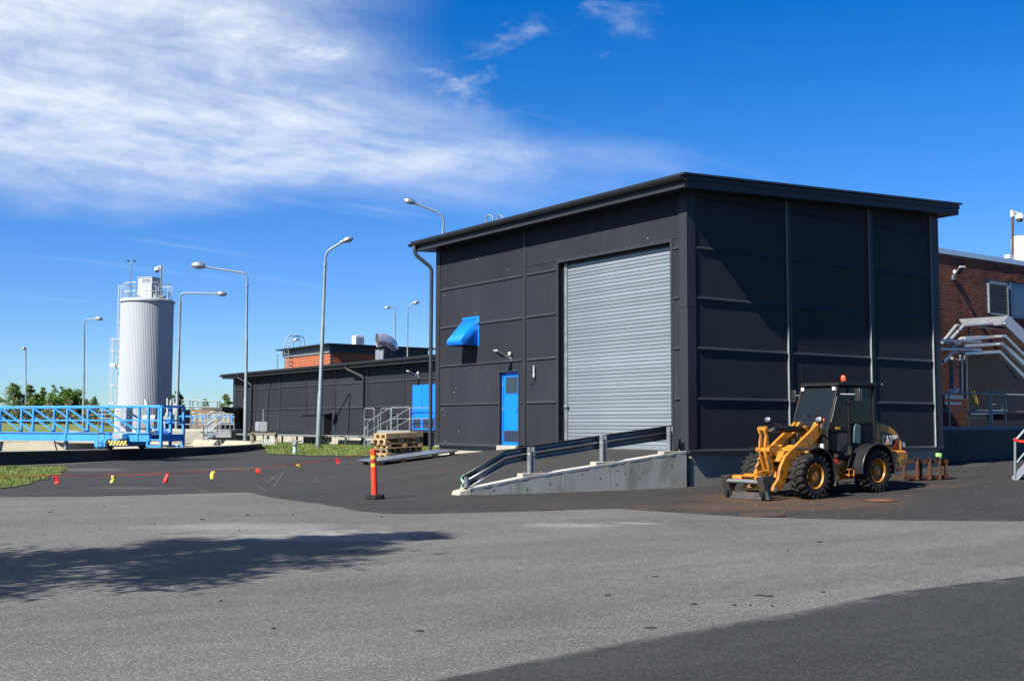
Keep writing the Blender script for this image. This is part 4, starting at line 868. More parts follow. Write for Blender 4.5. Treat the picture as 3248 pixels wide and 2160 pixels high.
# ladder with cage on the left side
la = Vector((sx_, sy_, 0))-RT0*(sr+.18)
ld = thing('caged_ladder', 'white caged ladder on the left side of the silo', 'ladder', (la.x, la.y, 0))
fwd = Vector((FW.x, FW.y, 0)).normalized()
for s_ in (-1, 1): obj('ladder_rail', MB().cyl(la+fwd*.22*s_+Vector((0, 0, .2)), la+fwd*.22*s_+Vector((0, 0, ztp+1.1)), .028, 6), white, ld)
for k in range(26): obj('rung', MB().cyl(la-fwd*.22+Vector((0, 0, .4+k*.3)), la+fwd*.22+Vector((0, 0, .4+k*.3)), .014, 5), white, ld)
zc0, zc1 = at_d(360, 1280, 70).z, at_d(360, 1075, 70).z
cg = [la-RT0*(.42*math.sin(a))+fwd*(.38*math.cos(a))-RT0*.05 for a in np.linspace(0, math.pi, 9)]
for z, hgt in ((zc0, .05), (zc0+1.1, .05), (zc0+2.25, .22), (zc0+3.2, .05), (zc1, .05)): obj('hoop', MB().add([p+Vector((0, 0, z)) for p in cg]+[p+Vector((0, 0, z+hgt)) for p in cg], [(i, i+1, i+10, i+9) for i in range(8)]), white, ld)
for k in (1, 3, 5, 7): obj('cage_bar', MB().tube([cg[k]+Vector((0, 0, zc0)), cg[k]+Vector((0, 0, zc1))], .02, 5), white, ld)
for z in (ztp-.1, ztp-1.2, ztp-2.3, ztp+1.05): obj('standoff', MB().cyl(la+Vector((0, 0, z)), la+RT0*.3+Vector((0, 0, z)), .02, 5).cyl(la+Vector((0, 0, z)), la-RT0*.14+Vector((0, 0, z)), .02, 5), white, ld)
# wind sensor and dome camera masts
ws = at_d(414, 940, 69); wsn = thing('wind_sensor', 'thin mast with a cup wind sensor on top of the silo', 'wind sensor', tuple(ws)); wt_ = at_d(415, 838, 69)
obj('mast', MB().cyl(ws, wt_, .03, 8), galvp, wsn)
obj('cross_arm', MB().tube(fillet([wt_-RT0*.16+Vector((0, 0, .16)), wt_-RT0*.1, wt_+RT0*.12, wt_+RT0*.2+Vector((0, 0, .14))], .06), .022, 6), galvp, wsn)
obj('cups', MB().ball(wt_-RT0*.17+Vector((0, 0, .2)), .07, .07, .06, 8, 5).ball(wt_+RT0*.22+Vector((0, 0, .2)), .06, .06, .08, 8, 5), black, wsn)
def dome_cam(label, base, top, side, m):
    t = thing('dome_camera', label, 'camera', tuple(base)); base, top, side = Vector(base), Vector(top), Vector(side)
    obj('mast', MB().cyl(base, top, .045, 8), m, t); obj('arm', MB().tube(fillet([top-Vector((0, 0, .08)), top+side*.12-Vector((0, 0, .02)), top+side*.24-Vector((0, 0, .1))], .05), .03, 6).obox(top-Vector((0, 0, .1)), (.07, 0, 0), (0, .06, 0), (0, 0, .12)), white, t)
    c = top+side*.26-Vector((0, 0, .22)); obj('housing', MB().lathe([(.001, .14), (.08, .13), (.15, .05), (.16, -.08), (.14, -.1), (.001, -.1)], c, 16), white, t); obj('dome', MB().ball(c-Vector((0, 0, .1)), .12, .12, .12, 12, 6, -1, 0), glass, t)
    return t
dome_cam('white dome camera on a short mast on the silo top', at_d(511.5, 945, 69), at_d(511.5, 843, 69), -RT0, galvp)
# ================================================================== street lamps (8 m steel poles)
headm = mat('lamp_shell', (.50, .52, .53), .3, .75, .1, 4); bowl = mat('lamp_bowl', (.30, .32, .33), .08, 0, 0, 1, 0, 1, .8)
def street_lamp(label, dep, base, pts, r0=.085, hl=.62, face=None):
    """base: photo point of the foot, pts: collar, bends, head start, head end; all at one distance"""
    foot = at_d(*base, dep); gz = g(foot.x, foot.y); foot = Vector((foot.x, foot.y, gz))
    t = thing('street_lamp', label, 'street lamp', tuple(foot), 'galvanised street lamps round the site')
    P = [at_d(a, b, dep) for a, b in pts]; col = P[0]
    s1 = foot.lerp(col, .30); s2 = foot.lerp(col, .66)
    obj('pole', MB().tube([foot, s1, s1+(col-foot)*.006, s2, s2+(col-foot)*.006, col], [r0*1.12, r0*1.05, r0*.86, r0*.80, r0*.64, r0*.60], 12), galvp, t)
    obj('base_cover', MB().cyl(foot-Vector((0, 0, .1)), foot+Vector((0, 0, .14)), r0*2.0, 12, r0*1.9), concd, t)
    path = fillet([col]+P[1:-1], .55 if len(P) > 3 else .1, 6)
    obj('arm', MB().tube(path, [r0*.52]+[r0*.46]*(len(path)-1), 10), galvp, t)
    obj('collar', MB().cyl(col-Vector((0, 0, .1)), col+Vector((0, 0, .05)), r0*.74, 12), galvp, t)
    h0, h1 = P[-2], P[-1]; d = (h1-h0).normalized() if face is None else Vector(face).normalized()
    sd = d.cross(Vector((0, 0, 1))).normalized(); up = sd.cross(d); c = h0+d*(hl*.5)
    def E(n, m, z0, z1, rx, ry, rz_):
        mb = MB().ball((0, 0, 0), rx, ry, rz_, n, m, z0, z1); mb.v = [tuple(c+d*a+sd*b+up*e) for a, b, e in mb.v]; return mb
    obj('lamp_head', E(14, 5, 0, .95, hl*.5, hl*.30, hl*.30), headm, t)
    obj('lamp_bowl', E(14, 5, -1, -.02, hl*.44, hl*.26, hl*.20), bowl, t)
    obj('head_socket', MB().tube([h0-d*.06, h0+d*.16], [r0*.6, r0*.75], 10), headm, t)
    return t
street_lamp('leaning street lamp nearest the hall with its arm to the right', 46.4, (1009, 1419), [(1031.6, 838), (1034, 800), (1085, 768), (1114, 760)], .095, .5)
street_lamp('street lamp at the low building corner with a long arm to the left', 54, (778, 1398), [(784, 905), (786, 868), (653, 847), (611, 843)], .09, .72)
street_lamp('street lamp right of the silo with its arm to the right', 62.5, (559, 1392), [(571.4, 964), (572.4, 929), (686, 932), (717, 935)], .10, .60)
street_lamp('thin street lamp left of the silo', 77, (264, 1385), [(267, 1066), (268, 1013), (302, 1011), (327, 1013)], .085, .55)
street_lamp('farthest left street lamp seen head on', 105, (83, 1378), [(81.6, 1118), (81.6, 1106), (81.4, 1104)], .085, .55, face=(-FW.x, -FW.y, -.05))
street_lamp('street lamp rising behind the roof of the big hall', 40, (1406, 1440), [(1405.5, 741), (1409, 682), (1318, 646), (1281, 636)], .075, .44)
street_lamp('distant thin street lamp facing left above the duct elbow', 69, (1254, 1370), [(1253, 1000), (1252.4, 975.5), (1238, 975), (1226, 977)], .06, .36)
street_lamp('distant street lamp facing right close to the hall downpipe', 65.5, (1292, 1370), [(1293, 995), (1294, 972), (1309, 963.5), (1325, 960)], .06, .42)
street_lamp('small lamp with its arm behind the penthouse ladder', 113, (877.6, 1365), [(879.6, 1140), (880, 1122), (908, 1120), (920, 1121)], .09, .6)
street_lamp('tiny lamp head peeping over the penthouse roof edge', 94, (930, 1365), [(929.6, 1105), (929.6, 1082), (930, 1079.5), (937, 1079)], .07, .5)
# ================================================================== process equipment between silo and low building
def Q(x, y, dep): return at_d(500+x/6.271, 1200+y/6.271, dep)            # survey grid of that corner
# steel stair with tube railings
DS = 56.0
es = thing('steel_stairs', 'galvanised steel stairs and landing with tube railings beside the tank', 'stairs', tuple(Q(1150, 1200, DS)))
bk = Vector((FW.x, FW.y, 0)).normalized()
def pl(x, y, back=0): return Q(x, y, DS)+bk*back
obj('landing', MB().obox((pl(1060, 1030)+pl(1440, 1030, 1.0))/2, RT0*.52, bk*.5, (0, 0, .03)), galv, es)
obj('landing_skirt', MB().obox((pl(1180, 1110)+pl(1440, 1110))/2, RT0*.38, bk*.02, (0, 0, .16)), graym, es)
for b in (0, .8): obj('stringer', MB().beam(pl(1165, 1080, b), pl(895, 1215, b), .03, .12), galv, es)
for k in range(3): p = pl(1110-80*k, 1090+42*k, .4); obj('tread', MB().obox(p, RT0*.11, bk*.4, (0, 0, .015)), galv, es)
for b in (0, .8):
    rail_tube(es, [pl(905, 1215, b), pl(905, 915, b), pl(1180, 705, b), pl(1440, 705, b), pl(1440, 1120, b)], .028)
    rail_tube(es, [pl(905, 1060, b), pl(1180, 880, b), pl(1440, 880, b)], .022, .05)
    rail_tube(es, [pl(1180, 1130, b), pl(1180, 660, b)], .028, nm='post')
rail_tube(es, [pl(745, 1200, 1.6), pl(745, 950, 1.6), pl(1020, 765, 1.6), pl(1045, 800, 1.6), pl(1045, 1080, 1.6)], .026)
rail_tube(es, [pl(765, 1090, 1.6), pl(1045, 900, 1.6)], .02, .05)
ep = thing('tube_railings', 'row of bent tube railings on the walkway behind the steel stairs', 'railing', tuple(Q(800, 1000, 60)))
for a, b, t in ((665, 770, 675), (795, 960, 705), (965, 1040, 712), (1015, 1350, 668), (1230, 1440, 700)):
    f = lambda x, y: Q(x, y, 60)
    rail_tube(ep, [f(a, 1010), f(a, t), f(b, t), f(b, 1010)], .03, .2)
    rail_tube(ep, [f(a, (t+1010)/2), f(b, (t+1010)/2)], .022, .05)
# walkway slab on plinths
wk = thing('walkway_slab', 'pale concrete walkway slab on short blocks beyond the tank', 'walkway', tuple(Q(500, 1200, 59)))
a, b = Q(120, 1020, 62), Q(1480, 1020, 58.5); a.z = b.z = Q(700, 1030, 60).z
obj('slab', MB().beam(a, b, 1.5, .12), concl, wk); obj('edge_beam', MB().beam(a-bk*.78-Vector((0, 0, .14)), b-bk*.78-Vector((0, 0, .14)), .06, .12), alum, wk)
for x in (470, 640, 800, 1090, 1330): p = Q(x, 1170, 59.2); obj('block', MB().obox(p, RT0*.55, bk*.3, (0, 0, .32)), concl, wk, .01)
# brown basin behind with blue railing and dark roof slab
bs = thing('brown_basin', 'brown concrete basin wall with a dark slab edge behind the railings', 'basin', tuple(Q(900, 1000, 70)))
a, b = Q(380, 870, 72), Q(1560, 870, 68); obj('basin_wall', MB().beam(a+bk*1.5, b+bk*1.5, 3.0, 1.5), mat('brown_concrete', (.17, .12, .08), .9, 0, .25, 1.0, .1, 30), bs)
a, b = Q(390, 680, 72), Q(1560, 640, 68); obj('slab_edge', MB().beam(a, b, .3, .28), concd, bs, .01)
a, b = Q(1150, 610, 69), Q(1540, 605, 68); obj('cover_slab', MB().beam(a, b, 2.0, .18), concd, bs)
obj('inner_box', MB().obox(Q(1290, 785, 67.5), RT0*.6, bk*.2, (0, 0, .25)).obox(Q(860, 780, 68), RT0*.5, bk*.2, (0, 0, .18)), concl, bs)
bl_ = thing('blue_railing', 'low blue steel railing on the basin wall behind the stairs', 'railing', tuple(Q(900, 900, 66)))
obj('top_rail', MB().beam(Q(400, 752, 67), Q(1540, 762, 65), .07, .08), blued, bl_)
obj('foot_rail', MB().beam(Q(400, 910, 67), Q(1540, 915, 65), .05, .05), graym, bl_)
for x in (420, 530, 690, 895, 1065, 1230, 1480): obj('post', MB().beam(Q(x, 755, 66.2), Q(x, 925, 66.2), .09, .07, RT0), blued, bl_)
# handrail of a second round tank far behind
hr = thing('far_handrail', 'thin steel handrail of a distant basin against the sky', 'railing', tuple(Q(870, 650, 90)))
for pts, xs_ in (([(490, 432), (600, 430), (730, 445)], (490, 640, 700)), ([(730, 442), (850, 446)], ()), ([(800, 560), (800, 452), (1000, 450), (1240, 458)], (975, 1190, 1230))):
    rail_tube(hr, [Q(a, b, 90) for a, b in pts], .05, .15)
    for x in xs_: rail_tube(hr, [Q(x, 445, 90), Q(x, 655, 90)], .05, nm='post')
rail_tube(hr, [Q(485, 560, 90), Q(1240, 572, 90)], .045, nm='mid_rail')
for (x, y), (x2, y2) in (((640, 570), (620, 655)), ((660, 580), (740, 640)), ((900, 560), (870, 640)), ((1190, 590), (1120, 640))): obj('brace', MB().cyl(Q(x, y, 90), Q(x2, y2, 90), .05, 6), galvp, hr)
# blue pump frame with valves
pf_ = thing('pump_frame', 'blue steel frame with pumps and valves right of the silo foot', 'pump frame', tuple(Q(240, 1000, 64)))
obj('tray', MB().beam(Q(130, 858, 64), Q(352, 862, 64), .5, .26), blued, pf_, .02)
for x in (150, 268, 345): obj('leg', MB().beam(Q(x, 870, 64), Q(x, 1010, 64), .06, .06, RT0), blued, pf_)
obj('pump_body', MB().obox(Q(205, 950, 64.3), RT0*.32, bk*.2, (0, 0, .28)).obox(Q(310, 950, 64.3), RT0*.2, bk*.2, (0, 0, .28)), black, pf_, .03)
for k, x in enumerate((165, 195, 240, 285, 318, 345)): 
    p = Q(x, 790-8*(k % 2), 64); obj('valve', MB().cyl(p-bk*.12, p+bk*.12, .12, 10).cyl(p, p+Vector((0, 0, .3)), .035, 6), graym if k % 2 else white, pf_)
for x, t_, b_2 in ((195, 395, 730), (260, 430, 800), (322, 430, 720), (355, 500, 700)): rail_tube(pf_, [Q(x, b_2, 63.8), Q(x, t_, 63.8)], .05, m=white, nm='vent_pipe')
rail_tube(pf_, [Q(125, 780, 63), Q(105, 820, 63), Q(140, 880, 63), Q(135, 1040, 63)], .045, .2, white, 'pipe')
ln = thing('sloping_ladder', 'pale blue sloping rails left of the street lamp foot', 'rails', tuple(Q(230, 1190, 60)))
for x in (105, 150): rail_tube(ln, [Q(x, 960, 60), Q(x+45, 1200, 60)], .05, m=blued)
rail_tube(ln, [Q(280, 1040, 60), Q(345, 1200, 60)], .045); rail_tube(ln, [Q(150, 1135, 60), Q(310, 1140, 60)], .03)
# white dosing tank and pipes at the silo foot
dt = thing('dosing_tank', 'small white horizontal cylinder at the silo foot', 'tank', tuple(at_d(472, 1340, 66)))
p, q_ = at_d(455, 1327, 66), at_d(493, 1327, 66); obj('cylinder', MB().tube([p-RT0*.05, p, q_, q_+RT0*.05], [.12, .19, .19, .12], 14), white, dt); obj('cradle', MB().obox((p+q_)/2-Vector((0, 0, .3)), RT0*.3, bk*.15, (0, 0, .15)), graym, dt)
vn = thing('pipe_stack', 'white conical outlet pipe leaning on the silo', 'pipe', tuple(at_d(470, 1330, 66.5))); obj('pipe', MB().tube([at_d(461, 1268, 66.5), at_d(466, 1285, 66.5), at_d(474, 1310, 66.5)], [.07, .16, .05], 10), white, vn)
cb = thing('white_cabinet', 'tall white cabinet standing left of the silo foot', 'cabinet', tuple(at_d(377, 1372, 64))); obj('body', MB().obox(at_d(377, 1335, 64), RT0*.19, bk*.2, (0, 0, .72)), white, cb, .02); obj('door_line', MB().obox(at_d(379, 1335, 63.78), RT0*.15, bk*.01, (0, 0, .62)), silo_m, cb)
ms = thing('manhole_ring', 'small concrete well ring in the field behind the bridge', 'well', tuple(at_d(242, 1372, 74))); p = at_d(242, 1372, 74); obj('ring', MB().lathe([(.001, .12), (.66, .12), (.7, .08), (.7, -.6)], p, 24), concl, ms); obj('valve_plate', MB().obox(p+Vector((-.1, -.72, .0)), RT0*.1, bk*.02, (0, 0, .08)), blued, ms)
# cabinet on a stand by the low building
jb = thing('junction_box', 'grey junction box on a dark stand beside the street lamp', 'junction box', tuple(at_d(835, 1400, 47)))
p = lambda x, y: at_d(700+x/1.96, 700+y/1.96, 47)
obj('box', MB().obox(p(258, 1280), RT0*.24, bk*.15, (0, 0, .2)), graym, jb, .01); obj('side_plate', MB().obox(p(232, 1278)-bk*.16, RT0*.08, bk*.005, (0, 0, .17)), alum, jb)
obj('stand', MB().beam(p(190, 1320), p(350, 1322), .3, .05).beam(p(198, 1322), p(198, 1395), .12, .12, RT0).beam(p(345, 1322), p(345, 1400), .1, .1, RT0), woodd, jb)
obj('conduit', MB().tube([p(266, 1250), p(266, 1172)], .03, 6), galvp, jb); obj('foot_pipe', MB().tube([p(265, 1320), p(265, 1400)], .022, 6), galvp, jb)
gt = thing('leaning_grate', 'white grating leaning in the grass under the junction box', 'grating', tuple(p(295, 1390)))
for k in range(8): obj('grate_bar', MB().beam(p(258+k*10, 1392), p(268+k*10, 1355), .02, .03), white, gt)
obj('grate_frame', MB().beam(p(255, 1375), p(335, 1372), .02, .03), white, gt)
vw = thing('valve_wheel', 'hand wheel on a pale post in the grass', 'valve', tuple(at_g(936, 1440)))
f = at_g(936, 1440); s_ = (f-CAM).dot(FW); top = at_d(936, 1404, s_)
obj('post', MB().cyl(f-Vector((0, 0, .1)), top, .075, 12), mat('pale_blue', (.45, .55, .60), .5), vw)
obj('hand_wheel', MB().tube([top+Vector((.24*math.cos(a), .24*math.sin(a), .06)) for a in np.linspace(0, 2*math.pi, 20, endpoint=False)], .022, 6, closed=True), graym, vw)
for k in range(4): a = k*math.pi/2+.4; obj('spoke', MB().cyl(top+Vector((0, 0, .06)), top+Vector((.24*math.cos(a), .24*math.sin(a), .06)), .014, 5), graym, vw)
sp_ = thing('marker_post', 'thin grey post with a bent top by the low building downpipe', 'post', tuple(at_g(1159, 1440)))
q0 = at_d(1158, 1440, 45); rail_tube(sp_, [q0, at_d(1158, 1360, 45), at_d(1163, 1352, 45)], .03, .1, nm='tube')
# ================================================================== brick building on the right
YB = 4.2
bb = thing('brick_building', 'dark red brick building with a metal coping behind the hall', 'building', (16, YB, 0))
zc = at_y(2985, 803, YB).z; xl = 12.2; xr = at_y(3290, 1000, YB).x
obj('mortar_core', MB().box(xl, xr+10, YB+.03, YB+6, -.6, zc), mortar, bb)
bl, bh = .295, .0865
wx0, wx1 = at_y(3135, 1000, YB).x, at_y(3197, 1000, YB).x; wz1 = at_y(3165, 897, YB).z; wz0 = at_y(3165, 1000, YB).z
gx0 = at_y(3208, 1000, YB).x; gz1 = at_y(3228, 905, YB).z; gz0 = at_y(3228, 1004, YB).z
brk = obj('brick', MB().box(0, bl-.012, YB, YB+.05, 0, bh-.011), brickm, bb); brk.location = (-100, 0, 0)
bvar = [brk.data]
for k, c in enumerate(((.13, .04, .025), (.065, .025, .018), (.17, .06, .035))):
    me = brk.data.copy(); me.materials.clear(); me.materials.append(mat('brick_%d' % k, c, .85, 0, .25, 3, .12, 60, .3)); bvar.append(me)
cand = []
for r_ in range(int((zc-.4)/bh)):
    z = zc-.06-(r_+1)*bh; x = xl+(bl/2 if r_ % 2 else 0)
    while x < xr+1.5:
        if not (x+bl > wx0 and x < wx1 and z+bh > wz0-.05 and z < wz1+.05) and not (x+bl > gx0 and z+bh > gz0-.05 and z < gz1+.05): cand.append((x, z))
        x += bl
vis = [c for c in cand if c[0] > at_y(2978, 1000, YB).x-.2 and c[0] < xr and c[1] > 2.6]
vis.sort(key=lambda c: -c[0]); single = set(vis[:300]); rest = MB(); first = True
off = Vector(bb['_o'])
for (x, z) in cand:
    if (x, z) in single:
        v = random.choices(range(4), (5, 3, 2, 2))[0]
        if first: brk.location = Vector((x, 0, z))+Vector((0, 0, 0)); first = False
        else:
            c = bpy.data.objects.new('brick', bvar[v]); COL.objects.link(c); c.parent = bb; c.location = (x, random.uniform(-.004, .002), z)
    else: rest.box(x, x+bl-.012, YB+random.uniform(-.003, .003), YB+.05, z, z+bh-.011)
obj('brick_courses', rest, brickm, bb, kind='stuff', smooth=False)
obj('coping', MB().hexa([(xl-.1, YB-.06, zc-.02), (xr+10, YB-.06, zc-.02), (xr+10, YB+.5, zc-.02), (xl-.1, YB+.5, zc-.02)], [(xl-.1, YB-.06, zc+.16), (xr+10, YB-.06, zc+.16), (xr+10, YB+.5, zc+.2), (xl-.1, YB+.5, zc+.2)]), alum, bb)
lv = obj('louvre_vent', MB().box(wx0, wx0+.05, YB-.05, YB+.03, wz0, wz1).box(wx1-.05, wx1, YB-.05, YB+.03, wz0, wz1).box(wx0, wx1, YB-.05, YB+.03, wz1-.05, wz1).box(wx0, wx1, YB-.05, YB+.03, wz0, wz0+.05).box(wx0+.05, wx1-.05, YB+.0, YB+.028, wz0+.05, wz1-.05), galv, bb)
ns = 16
for k in range(ns):
    z = wz0+.07+(wz1-wz0-.14)*k/ns; obj('louvre', MB().hexa([(wx0+.05, YB-.045, z), (wx1-.05, YB-.045, z), (wx1-.05, YB-.04, z-.004), (wx0+.05, YB-.04, z-.004)], [(wx0+.05, YB-.01, z+.05), (wx1-.05, YB-.01, z+.05), (wx1-.05, YB-.005, z+.046), (wx0+.05, YB-.005, z+.046)]), graym2, lv)
wn = obj('window', MB().box(gx0, xr+2, YB+.0, YB+.03, gz0, gz1), glass, bb)
obj('frame', MB().box(gx0-.03, gx0+.06, YB-.03, YB+.03, gz0-.05, gz1+.04).box(gx0+.06, xr+2, YB-.03, YB+.03, gz1-.03, gz1+.04).box(gx0+.06, xr+2, YB-.03, YB+.03, gz0-.05, gz0+.03), mat('dark_blue', (.02, .05, .14), .5), wn)
obj('sill', MB().box(gx0-.08, xr+2, YB-.12, YB, gz0-.10, gz0-.052), mat('dark_blue'  , (.02, .05, .14)), wn)
cam_l = at_y(3022, 880, YB)
wall_lamp('white floodlight high on the red brick wall', (cam_l.x, YB, cam_l.z), (-.5, -.866, 0), 1.25)
vs_ = thing('roof_vent_drum', 'white cylindrical roof vent on the brick building', 'vent', tuple(at_y(3245, 825, YB+1)))
p = at_y(3245, 825, YB+1.0); zt2 = at_y(3245, 752, YB+1).z; obj('drum', MB().lathe([(.42, -.2), (.42, .35), (.44, .37), (.42, .39), (.42, zt2-p.z-.1), (.36, zt2-p.z), (.001, zt2-p.z+.03)], p, 32), white, vs_)
dome_cam('white dome camera on a rusty mast above the brick building', at_y(3212, 822, YB+.4), at_y(3212, 670, YB+.4), RT0, rust)
jx = at_y(3206, 820, YB+.3); t = thing('mast_box', 'small white box at the foot of the camera mast', 'box', tuple(jx)); obj('box', MB().box(jx.x-.25, jx.x+.05, jx.y-.1, jx.y+.1, jx.z-.02, jx.z+.12), white, t, .01)

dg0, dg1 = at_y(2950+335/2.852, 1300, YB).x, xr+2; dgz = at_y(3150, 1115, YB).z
dg = obj('shade_panel', MB().box(dg0, dg1, YB-.03, YB+.0, .3, dgz), black, bb)  # dark slatted board added for the shade over the lower bricks
for k in range(14): obj('shade_slat', MB().box(dg0+.02, dg1, YB-.045, YB-.031, .6+k*(dgz-.65)/14, .6+(k+.9)*(dgz-.65)/14), mat('shade_brown', (.022, .017, .015), .7), dg)
# ---- loading dock
YD = 1.6
dk = thing('loading_dock', 'raised dark concrete dock with a blue steel edge', 'dock', (16, YD, -.5))
zd = .56
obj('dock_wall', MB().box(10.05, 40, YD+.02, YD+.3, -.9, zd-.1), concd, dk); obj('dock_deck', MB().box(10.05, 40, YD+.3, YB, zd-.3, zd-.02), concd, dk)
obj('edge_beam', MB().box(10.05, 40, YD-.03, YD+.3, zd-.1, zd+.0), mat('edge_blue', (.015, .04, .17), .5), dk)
ra = thing('dock_railing', 'steel tube railing along the loading dock', 'railing', (14, YD+.2, zd))
def K(x, y, Yv): return at_y(2950+x/2.852, 1000+y/2.852, Yv)
yr = YD+.15; zr = K(500, 712, yr).z; xs0, xs1 = K(120, 712, yr).x, 40
rail_tube(ra, [(K(150, 1, yr).x, yr, zd), (K(150, 1, yr).x, yr, zr)], .03, nm='post'); rail_tube(ra, [(xs0-.25, yr+.35, zr), (xs0, yr+.3, zr), (xs0+.05, yr+.3, zd)], .03, .12)
rail_tube(ra, [(xs0+.1, yr, zr), (xs1, yr, zr)], .032); rail_tube(ra, [(xs0-.2, yr, zd+.5), (xs1, yr, zd+.5)], .012, nm='wire')
for x in (515, 533, 655, 838): rail_tube(ra, [(K(x, 1, yr).x, yr, zd), (K(x, 1, yr).x, yr, zr)], .032, nm='post')
hr2 = thing('stair_railing', 'second short railing with a sloping end on the dock', 'railing', tuple(K(620, 950, YD+1)))
for a, b in ((686, 0), (808, 0)): rail_tube(hr2, [K(500, a, YD+1), K(725, a+2, YD+1), K(778, a-72, YD+1)], .028, .03)
rail_tube(hr2, [K(655, 950, YD+1), K(655, 690, YD+1)], .028, nm='post')
# low bright planks and a brown crate on the dock
for i, (x0, x1, y) in enumerate(((400, 680, 862), (350, 660, 892), (312, 510, 932))):
    a, b = K(x0, y, 2.6), K(x1, y-3, 2.6); o = obj('plank', MB().obox((a+b)/2, ((b-a)/2), (0, .09, 0), (0, 0, .02)), alum if i < 2 else wood, None)
    tag(o, ('aluminium plank lying rearmost on the dock', 'aluminium plank in the middle of three on the dock', 'short wooden plank lying nearest on the dock')[i], 'plank', 'planks lying on the dock')
cr = thing('brown_crate', 'dark red brown crate on the dock behind the railing', 'crate', tuple(K(760, 950, 2.3))); a = K(660, 945, 2.3); b = K(900, 900, 2.3); obj('crate_body', MB().box(a.x, b.x, 2.3, 2.9, a.z, b.z), mat('oxide', (.10, .03, .02), .8, 0, .3, 4), cr, .01); obj('crate_lid', MB().box(a.x-.02, b.x+.02, 2.28, 2.92, b.z, b.z+.03), mat('oxide', (.1, .03, .02)), cr)

# ---- folding aluminium tunnel frames
fo = thing('folding_cover', 'folding aluminium cover of nested angular frames over the dock', 'folding cover', tuple(K(450, 900, 3.0)))
alb = mat('bright_alu', (.50, .51, .52), .32, .5, .08, 3)
def bar(pts, Yv, w, h, nm='frame_bar', m=alb):
    mb = MB(); P = [K(x, y, Yv) for x, y in pts]
    for a, b in zip(P, P[1:]): mb.beam(a, b, h, w, (0, 1, 0))
    return obj(nm, mb, m, fo, .006)
def panel(p4, Yf, Yk, nm='cover_sheet', th=.03, m=alb):
    (a, b, c, d) = p4; A, B = K(*a, Yf), K(*b, Yf); C_, D_ = K(*c, Yk), K(*d, Yk); n = (B-A).cross(D_-A).normalized()*th
    mb = MB().hexa([A, B, C_, D_], [A+n, B+n, C_+n, D_+n]); return obj(nm, mb, m, fo)
panel([(300, 97), (660, 68), (715, 12), (262, 42)], 2.5, 3.3)                  # top sheet
panel([(660, 68), (1000, 400), (1050, 330), (715, 12)], 2.5, 3.3)              # bright right slope
bar([(100, 262), (238, 92), (300, 92)], 2.9, .09, .07); bar([(145, 262), (300, 95), (662, 70)], 2.45, .08, .06); bar([(662, 72), (1000, 405)], 2.42, .09, .07)
for i, (pts, Yv) in enumerate((([(190, 300), (296, 208), (455, 198)], 2.35), ([(300, 215), (665, 188), (1000, 520)], 2.30), ([(290, 280), (640, 258), (1000, 605)], 2.15), ([(120, 420), (200, 335), (300, 345)], 2.2), ([(300, 348), (618, 330), (1000, 730)], 2.0))):
    bar(pts, Yv, .15 if i != 3 else .08, .10)
panel([(640, 262), (1000, 612), (1010, 560), (650, 240)], 2.1, 2.3); panel([(618, 336), (1000, 738), (1010, 690), (625, 322)], 1.95, 2.1)
panel([(440, 112), (700, 135), (690, 110), (440, 100)], 2.6, 3.1, m=galv)
bar([(60, 225), (460, 240)], 2.0, .08, .08, 'side_beam', galv); bar([(60, 305), (460, 314)], 1.95, .07, .08, 'side_beam', galv)
bar([(60, 480), (190, 335)], 2.4, .08, .06, 'side_beam', galv)
for x in (280, 323): bar([(x, 355), (x, 705 if x < 300 else 752)], 2.6, .09, .07, 'upright', galv)
bar([(195, 380), (195, 680)], 2.9, .16, .06, 'upright', graym)
for k in range(7): bar([(235, 400+48*k), (268, 400+48*k)], 2.75, .03, .03, 'rung', galv)
bar([(358, 110), (358, 190)], 2.9, .1, .06, 'upright', graym)
for (x0, y0), (x1, y1) in (((250, 110), (290, 180)), ((720, 300), (800, 400)), ((690, 300), (760, 350))): obj('cable', MB().tube(rnd([K(x0, y0, 2.35), K((x0+x1)/2+8, (y0+y1)/2+14, 2.35), K(x1, y1, 2.35)]), .014, 5), black, fo)
for x, y in ((612, 335), (636, 262), (660, 190), (655, 78)): p = K(x, y, 1.95); obj('hinge', MB().cyl(p, p+Vector((0, .3, 0)), .045, 10), galv, fo)
mc = thing('dock_machine', 'small pale machine with cables on the dock beside the hall', 'machine', tuple(K(200, 740, 2.2)))
obj('tilted_cover', MB().obox(K(175, 702, 2.2), (.32, 0, .12), (0, .15, 0), (-.02, 0, .03)), white, mc, .01); obj('bench', MB().obox(K(170, 740, 2.2), (.5, 0, 0), (0, .2, 0), (0, 0, .06)), galv, mc); obj('lower_shelf', MB().obox(K(160, 798, 2.2), (.45, 0, 0), (0, .2, 0), (0, 0, .04)), galv, mc)
for k in range(3): obj('cable', MB().tube(rnd([K(340+30*k, 690, 3), K(400+15*k, 780, 3), K(380+20*k, 850, 3), K(300+30*k, 870, 3)]), .015, 5), mat('cable_yellow', (.35, .28, .04), .6), mc)
